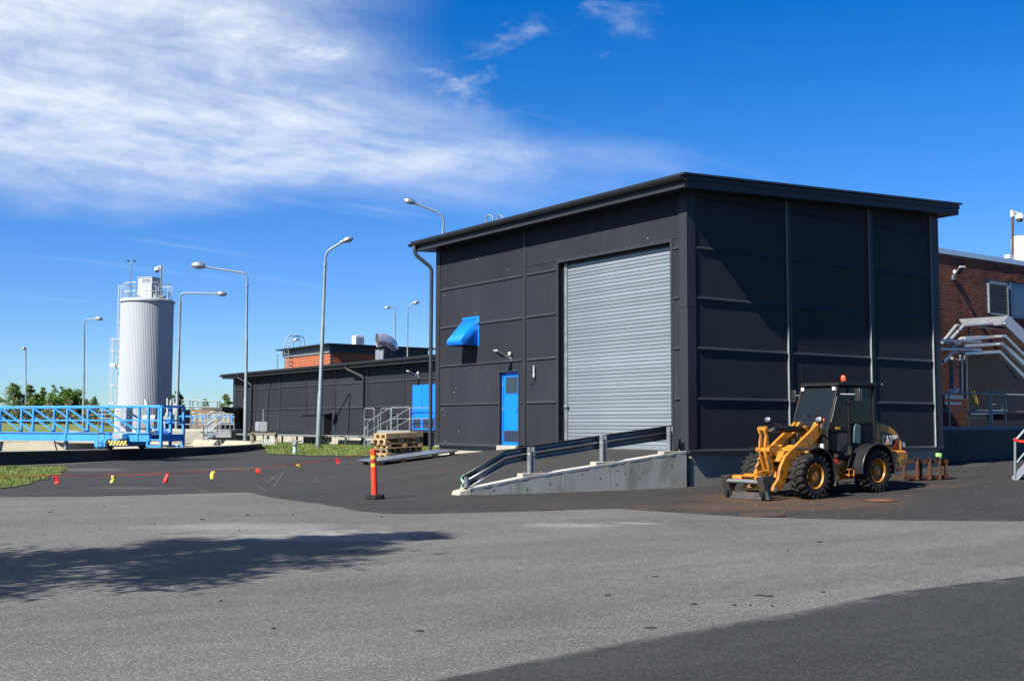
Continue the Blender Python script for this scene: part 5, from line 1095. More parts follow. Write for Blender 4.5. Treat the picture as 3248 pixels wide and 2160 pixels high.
# ---- movable steps at the right edge
ms_ = thing('movable_steps', 'aluminium steps with a handrail wrapped in orange tape', 'steps', tuple(at_g(3220, 1525)))
f0 = at_g(3222, 1522); dS = (f0-CAM).dot(FW)
def MSp(x, y, b=0): return at_d(2950+x/2.852, 1000+y/2.852, dS+b)
rail_tube(ms_, [MSp(768, 1470), MSp(770, 1135), MSp(880, 1010)], .03, .05, galvp); rail_tube(ms_, [MSp(785, 1330), MSp(900, 1190)], .024, .05, galvp)
for b in (0, .7): obj('stringer', MB().beam(MSp(757, 1490, b), MSp(930, 1290, b), .03, .16), alum, ms_)
for k in range(4): p = MSp(800+40*k, 1455-46*k, .35); obj('tread', MB().obox(p, RT0*.13, bk*.35, (0, 0, .015)), graym2, ms_)
obj('orange_tape', MB().tube([MSp(768, 1115), MSp(772, 1128), MSp(785, 1132)], .05, 8).tube(rnd([MSp(775, 1130), MSp(800, 1140), MSp(860, 1142)]), .035, 6), orange, ms_, label='orange tape knotted round the handrail')
# ================================================================== compact wheel loader (faces left, parked along the hall)
YC = -2.43
ldr = thing('wheel_loader', 'yellow compact wheel loader with black cab parked by the hall', 'wheel loader', (1.6, YC, -.94))
def P3(x, o, z): return (x, YC+o, z)
def side(poly, o0, o1, m, nm, par=None, bev=.01): mb = MB().prism(poly, lambda a, b, t: (a, YC+t, b), o0, o1); return obj(nm, mb, m, par or ldr, bev)
def lbox(x0, x1, o0, o1, z0, z1, m, nm, par=None, bev=.01): return obj(nm, MB().box(x0, x1, YC+o0, YC+o1, z0, z1), m, par or ldr, bev)
# wheels
tr_, tw = .485, .36
def wheel(x, o, z, out):
    mb = MB(); prof = [(.27, -.15), (.30, -.165), (.40, -.18), (.445, -.165), (.455, -.12), (.455, .12), (.445, .165), (.40, .18), (.30, .165), (.27, .15), (.25, .1), (.25, -.1)]
    mb.lathe(prof+[prof[0]], P3(x, o, z), 40, 'y')
    nl = 21
    for k in range(nl):
        for s_ in (-1, 1):
            a = 2*math.pi*(k+(.5 if s_ > 0 else 0))/nl
            def pt(r, y, da): return (x+r*math.cos(a+da), YC+o+y, z+r*math.sin(a+da))
            r0, r1 = .445, tr_+.004
            for (ya, da, yb, db) in ((.005*s_, .14, .10*s_, .04), (.10*s_, .04, .185*s_, -.0)):
                w = .062
                mb.hexa([pt(r0, ya, da-w), pt(r0, ya, da+w), pt(r0, yb, db+w), pt(r0, yb, db-w)], [pt(r1, ya, da-w*.75), pt(r1, ya, da+w*.75), pt(r1-.006, yb, db+w*.75), pt(r1-.006, yb, db-w*.75)])
            yb = .185*s_; w = .06; mb.hexa([pt(.40, yb*1.0, -w), pt(.40, yb, w), pt(.47, yb*.98, w*.9), pt(.47, yb*.98, -w*.9)], [pt(.40, yb*1.05, -w*.8), pt(.40, yb*1.05, w*.8), pt(.468, yb*1.04, w*.7), pt(.468, yb*1.04, -w*.7)])
    ty = obj('wheel', mb, rubber, ldr)
    s_ = out; rimp = [(.26, .15*s_), (.272, .165*s_), (.262, .168*s_), (.245, .15*s_), (.235, .07*s_), (.20, .04*s_), (.13, .035*s_), (.125, .06*s_), (.001, .06*s_)]
    obj('rim', MB().lathe(rimp, P3(x, o, z), 36, 'y'), yel, ty)
    hp = [(.11, .04*s_), (.11, .13*s_), (.10, .145*s_), (.03, .15*s_), (.001, .15*s_)]
    obj('hub', MB().lathe(hp, P3(x, o, z), 24, 'y'), yel, ty)
    for k in range(8):
        a = k*math.pi/4; obj('wheel_nut', MB().cyl(P3(x+.165*math.cos(a), o+.035*s_, z+.165*math.sin(a)), P3(x+.165*math.cos(a), o+.065*s_, z+.165*math.sin(a)), .014, 6), yel, ty)
    return ty
for o, s_ in ((-.68, -1), (.68, 1)): wheel(.53, o, -.492, s_); wheel(2.64, o, -.415, s_)
obj('axle', MB().cyl(P3(.53, -.6, -.49), P3(.53, .6, -.49), .09, 12).ball(P3(.53, 0, -.49), .2, .2, .18, 12, 8), black, ldr); obj('axle', MB().cyl(P3(2.64, -.6, -.415), P3(2.64, .6, -.415), .09, 12), black, ldr)
# front frame and loader tower
side([(.25, -.55), (1.25, -.62), (1.35, -.3), (1.38, .2), (1.05, .25), (.95, -.15), (.3, -.3)], -.24, .24, yel, 'front_frame')
for o in (-.27, .2): side([(1.0, -.25), (1.42, -.3), (1.44, .35), (1.38, .66), (1.28, .66), (1.1, .45), (1.02, .2)], o, o+.07, yel, 'tower_plate')
side([(.95, .1), (1.2, .2), (1.3, .56), (1.2, .58), (1.08, .52), (1.02, .4)], -.05, .05, yel, 'tilt_bracket')
side([(.30, -.1), (.70, .0), (1.0, .35), (.92, .42), (.72, .30), (.42, .02)], .02, .1, yel, 'valve_bracket')
obj('valve_block', MB().box(.72, .98, YC-.12, YC+.15, .0, .28).cyl(P3(.85, -.1, .28), P3(.85, -.1, .4), .04, 8), black, ldr, .01)
# lift arms
arm = [(1.40, .64), (1.27, .655), (.66, .27), (.14, -.07), (-.02, -.30), (-.09, -.55), (-.26, -.72), (-.29, -.80), (-.22, -.85), (-.05, -.80), (.10, -.68), (.19, -.46), (.34, -.28), (.72, .0), (1.05, .20), (1.38, .42)]
for o in (-.37, .30): a_ = side(arm, o, o+.07, yel, 'lift_arm'); obj('pivot_pin', MB().cyl(P3(1.33, o-.02, .55), P3(1.33, o+.09, .55), .05, 12), galv, a_); obj('pivot_pin', MB().cyl(P3(-.22, o-.02, -.78), P3(-.22, o+.09, -.78), .045, 12), galv, a_)
side([(.55, .12), (.62, .16), (.25, -.06), (.10, -.22), (.02, -.18), (.16, .0)], -.30, .30, yel, 'cross_member')
obj('cross_tube', MB().cyl(P3(.22, -.31, -.06), P3(.22, .31, -.06), .10, 20), yel, ldr)
for o in (-.15, .10): side([(.02, .18), (.14, .18), (.34, .02), (.2, -.15), (.08, -.08), (-.17, .02), (-.20, .07), (-.14, .12)], o, o+.05, yel, 'lever_bracket')
obj('lever_pin', MB().cyl(P3(-.13, -.19, .05), P3(-.13, .19, .05), .055, 16), yel, ldr)
# bell crank
lev = [(-.20, .56), (-.12, .57), (-.08, .50), (-.09, .38), (-.06, .05), (.0, -.12), (.10, -.34), (.08, -.46), (.0, -.48), (-.08, -.38), (-.14, -.18), (-.20, .0), (-.19, .22), (-.16, .36), (-.21, .46)]
for o in (-.10, .05): side(lev, o, o+.05, yel, 'bell_crank')
obj('crank_pin', MB().cyl(P3(-.15, -.12, .50), P3(-.15, .12, .50), .05, 14).cyl(P3(.03, -.12, -.42), P3(.03, .12, -.42), .05, 14), yel, ldr)
side([(-.55, -.46), (-.30, -.40), (.03, -.37), (.08, -.42), (.03, -.48), (-.30, -.50), (-.55, -.56)], -.04, .04, yel, 'tilt_link')
obj('tilt_cylinder', MB().cyl(P3(.16, 0, .485), P3(1.12, 0, .50), .062, 16).cyl(P3(.15, 0, .485), P3(.22, 0, .486), .07, 16).cyl(P3(.55, 0, .492), P3(.58, 0, .492), .066, 16), black, ldr)
obj('cylinder_rod', MB().cyl(P3(-.14, 0, .48), P3(.17, 0, .485), .032, 12), chrome, ldr)
for o in (-.5, .18, .05): pass
for o in (-.22, .22): obj('lift_cylinder', MB().cyl(P3(.30, o, -.38), P3(.95, o, -.05), .05, 12), black, ldr)
# hydraulic lines
hose = mat('hose_black', (.015, .015, .016), .5)
for pts in ([(.15, -.07, .55), (.45, -.07, .57), (.9, -.07, .56), (1.1, -.12, .62), (1.2, -.2, .45), (1.1, -.2, .15)], [(1.05, .05, .55), (1.15, -.05, .78), (1.3, -.1, .75), (1.35, -.12, .4)], [(-.05, -.16, -.05), (-.2, -.2, -.15), (-.2, -.26, -.45), (-.4, -.3, -.7), (-.5, -.25, -.75)],
            [(.25, .12, -.1), (.1, .2, -.25), (-.1, .2, -.3), (-.3, .3, -.5)], [(-.02, .16, -.1), (-.15, .25, -.3), (-.3, .3, -.7)], [(.95, -.15, .3), (.8, -.18, .15), (.7, -.1, -.1)]):
    obj('hydraulic_hose', MB().tube(rnd([P3(*p) for p in pts], 6), .014, 6), hose, ldr)
# quick coupler
cpm = mat('worn_steel', (.07, .066, .062), .55, .5, .3, 5, .05, 40, .4, dirt=(.10, .05, .025), dscale=5, damt=.6)
for o in (-.50, .50):
    x0 = -.86; mb = MB(); oo = .085
    mb.hexa([P3(-.70, o-oo, -.965), P3(-.54, o-oo, -.975), P3(-.54, o+oo, -.975), P3(-.70, o+oo, -.965)], [P3(-.85, o-oo, -.50), P3(-.72, o-oo, -.48), P3(-.72, o+oo, -.48), P3(-.85, o+oo, -.50)])
    cu2 = obj('coupler_plate', mb, cpm, ldr, .008)
    side([(-.72, -.48), (-.45, -.46), (-.38, -.52), (-.42, -.60), (-.56, -.80), (-.62, -.80)], o-.03, o+.03, cpm, 'coupler_ear')
    lbox(-.79, -.60, o-.05, o+.05, -.90, -.80, black, 'lock_slot', cu2, 0)
obj('coupler_bar', MB().cyl(P3(-.78, -.45, -.60), P3(-.78, .45, -.60), .045, 14), mat('bar_grey', (.20, .215, .23), .45, .4), ldr)
obj('coupler_beam', MB().obox(P3(-.64, 0, -.90), (.06, 0, 0), (0, .45, 0), (.03, 0, .075)), cpm, ldr, .01)
obj('carrier_tube', MB().cyl(P3(-.60, -.36, -.535), P3(-.60, .42, -.535), .06, 16).tube([P3(-.60, .42, -.535), P3(-.60, .47, -.535)], [.06, .03], 16), yel, ldr); side([(-.72, -.50), (-.55, -.44), (-.30, -.46), (-.28, -.52), (-.5, -.56)], -.2, .16, yel, 'carrier_plate')
obj('lock_cylinder', MB().cyl(P3(-.62, -.3, -.76), P3(-.62, .25, -.76), .028, 10), mat('brass', (.5, .38, .12), .4, .6), ldr)
text('lettering', 'KWI', .085, white, ldr, P3(-.645, -.592, -.95), (-.3, 0, 1), (-1, 0, -.3), .001)
# fenders
def fender(cx, cz, r, a0, a1, o0, o1, nm):
    pr = []; n = 16
    for k in range(n+1): a = R(a0+(a1-a0)*k/n); pr.append((cx+r*math.cos(a), cz+r*math.sin(a)))
    for k in range(n, -1, -1): a = R(a0+(a1-a0)*k/n); pr.append((cx+(r-.02)*math.cos(a), cz+(r-.02)*math.sin(a)))
    mb = MB()
    def q(k, t): return (pr[k][0], YC+t, pr[k][1])
    m = len(pr)
    for k in range(n): mb.hexa([q(m-1-k, o0), q(m-2-k, o0), q(m-2-k, o1), q(m-1-k, o1)], [q(k, o0), q(k+1, o0), q(k+1, o1), q(k, o1)])
    o_ = obj(nm, mb, fend, ldr)
    lip = MB().tube([(cx+r*math.cos(R(a0+(a1-a0)*k/n)), YC+(o0 if o0 < 0 else o1), cz+r*math.sin(R(a0+(a1-a0)*k/n))) for k in range(n+1)], .018, 6); obj('fender_lip', lip, fend, o_)
fend = mat('fender_black', (.016, .016, .018), .32, 0, .1, 4, 0, 30, .5)
for s_ in (-1, 1):
    o0, o1 = sorted((.44*s_, .88*s_))
    fender(2.64, -.42, .60, 185, -8, o0, o1, 'rear_fender'); fender(.56, -.49, .60, 112, -22, o0, o1, 'front_fender')
# chassis middle and rear
side([(1.25, -.55), (3.4, -.48), (3.4, .05), (1.95, .02), (1.4, -.05), (1.25, -.2)], -.34, .34, black, 'rear_frame')
side([(1.55, -.62), (2.3, -.60), (2.3, -.2), (1.55, -.22)], -.42, .42, yel, 'side_tank')
for z in (-.40, -.52): lbox(1.86, 2.34, -.66, -.42, z, z+.03, yel, 'step')
for x in (1.86, 2.02, 2.18, 2.32): lbox(x, x+.02, -.67, -.65, -.55, -.30 if x > 2.3 else -.40, yel, 'step_bar')
lbox(1.36, 1.50, -.66, -.52, -.26, -.16, redl, 'side_lamp', None, .01)
lbox(1.5, 1.75, -.60, -.45, -.27, -.17, yel, 'lamp_bracket')
# engine hood with the maker's decal
hp = [(3.02, .0), (3.02, .60), (3.18, .655), (3.35, .645), (3.60, .575), (3.82, .475), (3.96, .375), (4.02, .24), (4.03, .02)]
hood = side(hp, -.46, .46, yel, 'engine_hood', None, .035)
dec = mat('decal_black', (.008, .008, .009), .25); 
side([(3.27, .075), (3.29, .475), (3.45, .46), (3.68, .395), (3.90, .30), (3.90, .22), (3.75, .09)], -.468, -.462, dec, 'decal_panel', hood, 0)
side([(3.75, .085), (3.905, .215), (3.905, .27), (3.72, .085)], -.4705, -.4665, mat('decal_red', (.5, .04, .01), .3), 'decal_stripe', hood, 0)
lw = mat('decal_white', (.8, .8, .8), .4)
text('lettering', 'CAT', .285, lw, ldr, P3(3.315, -.472, .155), (1, 0, 0), (0, 0, 1), .002, sx=.68)
text('lettering', '906H', .125, lw, ldr, P3(3.685, -.472, .275), (1, 0, 0), (0, 0, 1), .002, sx=.72)
side([(3.40, .145), (3.58, .145), (3.49, .235)], -.480, -.474, mat('decal_yellow', (.72, .36, .03), .4), 'decal_triangle', hood, 0)
side([(3.02, .60), (3.1, .64), (3.26, .70), (3.3, .665), (3.2, .64)], -.38, -.1, yel, 'hood_latch', hood)
side([(2.92, .08), (3.0, .08), (3.0, .56), (2.92, .5)], -.455, .455, black, 'hood_seal')
cw = side([(3.22, -.0), (3.82, .015), (3.90, -.05), (3.90, -.20), (3.62, -.46), (3.28, -.46)], -.74, .74, yel, 'counterweight', None, .04)
lbox(3.42, 3.72, -.745, -.741, -.36, -.14, mat('sticker_yellow', (.62, .30, .03), .5), 'warning_sticker', cw, 0)
side([(3.46, -.33), (3.56, -.33), (3.51, -.19)], -.749, -.7455, dec, 'warning_triangle', cw, 0)
for k in range(4): lbox(3.59, 3.70, -.749, -.7455, -.20-.04*k, -.19-.04*k, dec, 'sticker_line', cw, 0)
lbox(3.86, 3.98, -.60, -.46, .06, .22, black, 'tail_lamp_housing', cw); lbox(3.88, 3.99, -.605, -.595, .08, .20, chrome, 'tail_lamp', cw); obj('grab_bar', MB().tube([P3(3.78, -.62, .01), P3(3.78, -.62, .25)], .014, 6), yel, cw)
# cab
cabm = mat('cab_black', (.009, .009, .010), .55, 0, .1, 4, 0, 30, .15)
cg_ = bpy.data.materials.new('cab_glass'); cg_.use_nodes = True; b_ = cg_.node_tree.nodes['Principled BSDF']; b_.inputs['Base Color'].default_value = (.008, .012, .018, 1); b_.inputs['Roughness'].default_value = .03; b_.inputs['Alpha'].default_value = .62; b_.inputs['Specular IOR Level'].default_value = .22
cab = obj('cab', MB(), cabm, ldr)
def pill(pts, r=.035, o=None, nm='cab_pillar'): return obj(nm, MB().tube([P3(*p) for p in pts], r, 8), cabm, cab)
for s_ in (-1, 1):
    o = .50*s_
    pill([(1.36, o, .05), (1.36, o, .46), (1.74, o, 1.46)], .032); pill([(2.09, o, 0), (2.09, o, 1.47)], .04); pill([(2.98, o, .2), (2.98, o, 1.47)], .045); pill([(1.36, o, .46), (2.09, o, .46)], .025)
    side([(1.36, .46), (1.36, .10), (1.62, -.04), (2.1, -.04), (2.98, .20), (2.98, .62), (2.1, .60), (2.1, .46)], o-.012, o+.012, cabm, 'lower_panel', cab)
    side([(1.42, .50), (1.79, 1.43), (2.05, 1.43), (2.05, .50)], o-.004, o+.004, cg_, 'door_glass', cab, 0)
    side([(2.13, .63), (2.13, 1.43), (2.94, 1.43), (2.94, .65)], o-.004, o+.004, cg_, 'side_glass', cab, 0)
    side([(1.66, .02), (2.02, -.02), (2.02, .42), (1.70, .42)], o+.013*s_, o+.017*s_, glass, 'lower_door_glass', cab, 0)
    obj('mirror', MB().obox(P3(1.92, .90*s_, 1.25), (.035, 0, 0), (.0, .075, 0), (0, 0, .15)), black, cab, .02); obj('mirror_glass', MB().obox(P3(1.958, .90*s_, 1.25), (.002, 0, 0), (0, .065, 0), (0, 0, .135)), chrome, cab)
    obj('mirror_arm', MB().tube([P3(1.8, .52*s_, 1.28), P3(1.92, .9*s_, 1.27)], .012, 6), alum, cab)
    obj('grab_rail', MB().tube(fillet([P3(1.45, .53*s_, .66), P3(1.66, .53*s_, 1.22)], .02), .005, 6), galvp, cab)
    lbox(1.68, 1.76, .44*s_-.05, .44*s_+.05, 1.37, 1.44, black, 'work_lamp', cab); lbox(1.672, 1.68, .44*s_-.04, .44*s_+.04, 1.37, 1.44, lw, 'work_lamp_lens', cab, 0)
obj('roof', MB().hexa([P3(1.66, -.56, 1.46), P3(3.06, -.56, 1.47), P3(3.06, .56, 1.47), P3(1.66, .56, 1.46)], [P3(1.72, -.52, 1.55), P3(3.04, -.52, 1.56), P3(3.04, .52, 1.56), P3(1.72, .52, 1.55)]), cabm, cab, .03)
obj('windscreen', MB().hexa([P3(1.37, -.47, .50), P3(1.374, -.47, .50), P3(1.374, .47, .50), P3(1.37, .47, .50)], [P3(1.735, -.47, 1.45), P3(1.739, -.47, 1.45), P3(1.739, .47, 1.45), P3(1.735, .47, 1.45)]), cg_, cab)
lbox(1.34, 1.37, -.5, .5, .0, .50, cabm, 'front_panel', cab); lbox(2.97, 2.99, -.5, .5, .2, 1.46, cabm, 'rear_wall', cab); lbox(1.4, 2.97, -.48, .48, -.02, .02, cabm, 'floor', cab)
obj('wiper', MB().tube([P3(1.42, -.2, .62), P3(1.60, -.05, 1.05)], .010, 5).tube([P3(1.50, -.2, .85), P3(1.62, -.14, 1.12)], .008, 5), black, cab)
seatm = mat('seat_fabric', (.02, .021, .023), .8)
obj('seat', MB().box(2.15, 2.65, YC-.25, YC+.25, .40, .52).hexa([P3(2.6, -.24, .5), P3(2.75, -.24, .5), P3(2.75, .24, .5), P3(2.6, .24, .5)], [P3(2.72, -.22, 1.1), P3(2.84, -.22, 1.1), P3(2.84, .22, 1.1), P3(2.72, .22, 1.1)]), seatm, cab, .04)
obj('steering_wheel', MB().tube([P3(1.82+.06*math.cos(a), .19*math.sin(a), .74+.17*math.cos(a)*.55) for a in np.linspace(0, 2*math.pi, 20, endpoint=False)], .016, 6, closed=True).cyl(P3(1.60, 0, .3), P3(1.80, 0, .72), .04, 8), graym, cab)
lbox(1.48, 1.68, -.3, .3, .45, .68, mat('dash_grey', (.14, .16, .17), .6), 'dashboard', cab, .04)
side([(2.20, .20), (2.44, .17), (2.46, .60), (2.30, .62), (2.24, .55)], -.545, -.515, teal, 'door_panel', cab); lbox(1.62, 1.76, -.53, -.515, .50, .555, mat('sticker_amber', (.7, .30, .02), .4), 'cab_sticker', cab, 0)
lbox(1.30, 1.335, -.42, -.28, .02, .18, lw, 'data_plate', cab, 0)
obj('air_pipe', MB().tube(fillet([P3(2.0, -.60, .12), P3(2.0, -.60, -.08), P3(1.5, -.60, -.08)], .1), .055, 12), rubber, cab)
bc_ = obj('beacon', MB().lathe([(.055, 0), (.06, .02), (.055, .12), (.03, .155), (.001, .16)], P3(2.38, -.15, 1.57), 16), amber, cab); obj('beacon_foot', MB().cyl(P3(2.38, -.15, 1.545), P3(2.38, -.15, 1.575), .075, 14).tube(rnd([P3(2.32, -.2, 1.57), P3(2.1, -.3, 1.60), P3(2.05, -.42, 1.57), P3(2.2, -.45, 1.56)]), .012, 5), black, cab)
obj('antenna', MB().cyl(P3(1.74, .5, 1.5), P3(1.70, .5, 2.0), .005, 5), black, cab); obj('rear_antenna', MB().tube([P3(3.0, -.3, 1.55), P3(3.3, -.5, 1.55)], .006, 5).ball(P3(3.32, -.5, 1.52), .03, .03, .03, 8, 5), black, cab)
# headlamps on stalks
refl = mat('headlamp_glass', (.55, .58, .62), .12, .85, .3, 30)
for s_ in (-1, 1):
    obj('lamp_stalk', MB().tube(rnd([P3(1.30, .32*s_, .45), P3(1.1, .5*s_, .55), P3(.86, .70*s_, .66)]), .016, 6), black, ldr)
    hl = obj('headlamp', MB().lathe([(.03, .14), (.07, .09), (.095, .0), (.09, -.01)], P3(.80, .72*s_, .71), 16, 'x'), black, ldr); obj('lens', MB().ball(P3(.80, .72*s_, .71), .03, .085, .065, 14, 8), refl, hl); obj('indicator', MB().obox(P3(.86, .81*s_, .70), (.02, 0, 0), (0, .022, 0), (0, 0, .03)), amber, hl, .01)

# ================================================================== pallet fork frame behind it
FA = at_g(2866, 1526); FB = at_g(3004, 1521); ax_f = (FB-FA); wd = ax_f.length; zf = (FA.z+FB.z)/2+.06
FA = Vector((FA.x, FA.y, zf)); FB = Vector((FB.x, FB.y, zf)); ax_f = (FB-FA).normalized(); bk_f = Vector((-ax_f.y, ax_f.x, 0))
ff = thing('fork_frame', 'rusty pallet fork frame lying on the asphalt behind the loader', 'pallet forks', tuple((FA+FB)/2-Vector((0, 0, .05))))
dF = ((FA+FB)/2-CAM).dot(FW); hF = (1521-1472)/FPX*dF
def fp(u, v, z): return FA+ax_f*(wd*u)+bk_f*v+Vector((0, 0, z))
for z in (.0, hF): obj('cross_bar', MB().beam(fp(-.02, 0, z+.02), fp(1.02, 0, z+.02), .08, .09), rust, ff, .005)
for u, w in ((.02, .09), (.40, .06), (.98, .08)): obj('upright', MB().beam(fp(u, 0, 0), fp(u, 0, hF), w, .05, ax_f), rust, ff, .005)
for i, u in enumerate((.28, .57, .80)):
    fk = obj('fork', MB().beam(fp(u, -.05, -.04), fp(u, -.05, hF+.12), .10, .04, ax_f).beam(fp(u, -.05, -.03), fp(u, .95 if i < 2 else 1.0, -.03), .10, .035), rust, ff, .005)
    obj('fork_hook', MB().obox(fp(u, -.03, hF+.11), ax_f*.07, bk_f*.05, (0, 0, .04)), black, fk, .01)
obj('hook_cap', MB().obox(fp(.80, -.03, hF+.17), ax_f*.06, bk_f*.05, (0, 0, .06)), mat('lime_cap', (.35, .75, .22), .5), ff, .012, label='lime green cap on one fork')
obj('fork_tip', MB().beam(fp(1.02, 0, -.03), fp(1.35, .25, -.03), .06, .03), rust, ff)
# manhole covers
for (px, py, rx), lb, m_ in (((2420, 1633, .36), 'worn round manhole cover flush in front of the fork coupler', mat('cover_iron', (.045, .035, .03), .8, .2, .3, 8)), ((2789, 1588, .30), 'rust coloured round drain cover right of the loader front wheel', mat('rust_orange', (.15, .055, .024), .85, 0, .3, 6))):
    p = at_g(px, py); t = thing('manhole_cover', lb, 'manhole cover', (p.x, p.y, g(p.x, p.y)), 'manhole covers in the asphalt'); z = g(p.x, p.y)+.012
    obj('frame_ring', MB().lathe([(rx, 0), (rx, .004), (rx+.05, .004), (rx+.055, -.004)], (p.x, p.y, z), 32), rust, t)
    mb = MB().lathe([(.001, .003), (rx-.01, .003), (rx-.01, -.01)], (p.x, p.y, z), 32)
    for a in np.linspace(-rx*.7, rx*.7, 6): mb.box(p.x+a-.012, p.x+a+.012, p.y-math.sqrt(rx*rx-a*a)*.8, p.y+math.sqrt(rx*rx-a*a)*.8, z+.002, z+.008)
    obj('cover_plate', mb, m_, t)
# ================================================================== delineator post
p = at_g(1188, 1583); z = g(p.x, p.y)+.006
dl_ = thing('delineator_post', 'orange red plastic traffic post with yellow bands on a black base', 'traffic post', (p.x, p.y, z)); dB = (p-CAM).dot(FW)
hd = (1583-1428)/FPX*dB; lean = Vector((-.045, 0, 1)).normalized()
mb = MB(); oct_ = [(.20*math.cos(R(22.5+45*k)), .20*math.sin(R(22.5+45*k))) for k in range(8)]
mb.hexa([(p.x, p.y, z)]*4, [(p.x, p.y, z)]*4) if False else None
mb.prism(oct_, lambda a, b, t: (p.x+a*(1-t*.7), p.y+b*(1-t*.7), z+t), 0, .085); obj('base', mb, rubber, dl_, .01)
base = Vector((p.x, p.y, z+.08)); L = hd-.08
def seg(a, b, m, nm, r=.058): obj(nm, MB().tube([base+lean*(L*a), base+lean*(L*b)], r, 20), m, dl_)
seg(0, .62, orange, 'tube'); seg(.62, .70, yband, 'band', .0585); seg(.70, .80, rband, 'band', .058); seg(.80, .88, yband, 'band', .0585); seg(.88, 1.0, orange, 'tube_top'); 
obj('cap', MB().lathe([(.058, 0), (.05, .012), (.001, .016)], base+lean*L, 20), orange, dl_)

# ================================================================== flag line
def fpos(px, py, up): q = at_g(px, py); return Vector((q.x, q.y, g(q.x, q.y)+up))
fl_px = [(172, 1545, 'r'), (357, 1539, 'y'), (527, 1536, 'r'), (675, 1526, 'y'), (820, 1512, 'r'), (946, 1496, 'y'), (1068, 1474, 'r')]
UPS = [.24, .22, .24, .24, .20, .20, .16]
anchors = [fpos(-260, 1552, .25)]+[fpos(a, b, u) for (a, b, c), u in zip(fl_px, UPS)]+[fpos(1172, 1462, .25)]
path = rnd(anchors, 8)
o = obj('barrier_rope', MB().tube(path, .0045, 5).tube([q+Vector((0, 0, .018+.012*math.sin(i*.9))) for i, q in enumerate(path)], .004, 5), cord); tag(o, 'thin red cord with flags strung low across the asphalt', 'rope')
names = ['leftmost red flag on the cord beside the grass', 'second flag from the left, creased yellow, on the cord', 'red flag hanging straight between two yellow flags on the cord', 'yellow flag hanging straight in the middle of the cord', 'small twisted red flag right of the straight yellow one', 'small yellow flag left of the last red flag', 'last red flag on the cord nearest the pallets']
for i, ((a, b, c), q) in enumerate(zip(fl_px, anchors[1:-1])):
    w, h = (.05, .21) if i in (2, 3) else (.055, .17 if i < 4 else .13); tw_ = random.uniform(-.5, .5); dirv = (RT0*math.cos(tw_)+bk*math.sin(tw_)); n = 6; mb = MB(); vs = []
    for k in range(n+1):
        t_ = k/n; sway = Vector((.03*math.sin(t_*3+i), .02*math.sin(t_*2+i*2), 0)); ww = w*(1-.25*t_*(i % 2)); lf = RT0*(.35*h*t_ if i in (0, 5, 6) else 0)
        vs += [q-dirv*ww+sway+lf-Vector((0, 0, h*t_)), q+dirv*ww+sway*.6+lf-Vector((0, 0, h*t_*.96))]
    mb.add(vs, [(2*k, 2*k+1, 2*k+3, 2*k+2) for k in range(n)])
    o = obj('cord_flag', mb, flagr if c == 'r' else flagy); m_ = o.modifiers.new('solid', 'SOLIDIFY'); m_.thickness = .002; tag(o, names[i], 'flag', 'flags on the red cord')

# ================================================================== pallets and sheet
def pallet_parts(par, W_=1.2, D_=.8, m1=None, boards=5):
    m1 = m1 or wood; out = []
    def ad(nm, *b, m=m1): out.append(obj(nm, MB().box(*b), m, par, .003))
    bw = .115 if boards == 5 else .095
    for k in range(boards): y = (D_-bw)*k/(boards-1); ad('top_board', 0, W_, y, y+bw, .122, .144)
    for x in (0, W_/2-.07, W_-.14): ad('cross_board', x, x+.14, 0, D_, .100, .1215)
    for x in (0, W_/2-.07, W_-.14):
        for y in (0, D_/2-.05, D_-.1): ad('block', x, x+.14, y, y+.1, .022, .0995)
    for y in (0, D_/2-.05, D_-.1): ad('bottom_board', 0, W_, y, y+.1, 0, .0215)
    return out
c0 = at_g(1224, 1457); stack0 = Vector((c0.x, c0.y, g(c0.x, c0.y)+.02)); tilt = -math.atan((g(c0.x+1.2, c0.y)-g(c0.x, c0.y))/1.2)*.9
plab = ['lowest wooden pallet of the stack', 'second wooden pallet from the bottom of the stack', 'middle wooden pallet of the stack', 'second wooden pallet from the top of the stack', 'topmost wooden pallet of the stack with dark thick side boards']
proto = None; zz = 0
for k in range(5):
    lp = thing('wooden_pallet', plab[k], 'pallet', (0, 0, 0), 'pallets stacked at the hall corner')
    pallet_parts(lp, m1=(woodd if k == 1 else wood), boards=5 if k != 3 else 6)
    if k == 4: obj('side_board', MB().box(-.02, 1.22, -.025, -.002, .0, .15), woodd, lp, .003, label='dark thick side board'); obj('side_board', MB().box(-.02, 1.22, .802, .825, .0, .15), woodd, lp, .003)
    dx, dy, ro_ = ((0, 0, 0), (.06, .02, R(1)), (.03, -.02, R(-1.5)), (-.05, -.03, R(1.2)), (.0, -.02, R(-2)))[k]
    lp.rotation_euler = (0, tilt, ro_); lp.location = stack0+Vector((dx-zz*math.sin(-tilt)*-1*0, dy, zz+.002)); zz += .147
s0 = at_g(1195, 1479); ps = thing('metal_sheet', 'flat grey metal sheet lying on wooden blocks in front of the pallets', 'metal sheet', (s0.x, s0.y, g(s0.x, s0.y)))
tlt = -math.atan((g(s0.x+2.3, s0.y)-g(s0.x, s0.y))/2.3); ps['_o'] = [0, 0, 0]
shm = mat('sheet_grey', (.20, .225, .26), .28, .35, .08, 2)
obj('sheet', MB().box(0, 2.55, 0, 1.15, .10, .125), shm, ps, .003); obj('under_sheet', MB().box(.03, 2.5, .02, 1.13, .078, .097), alum, ps)
for x in (.1, .75, 1.75, 2.3):
    for y in (.03, 1.0): obj('wood_block', MB().box(x, x+.13, y, y+.1, -.02, .077), mat('block_wood', (.38, .17, .06), .8, 0, .2, 6), ps, .004)
ps.rotation_euler = (0, tlt, R(-3)); ps.location = (s0.x, s0.y, g(s0.x, s0.y)+.02)
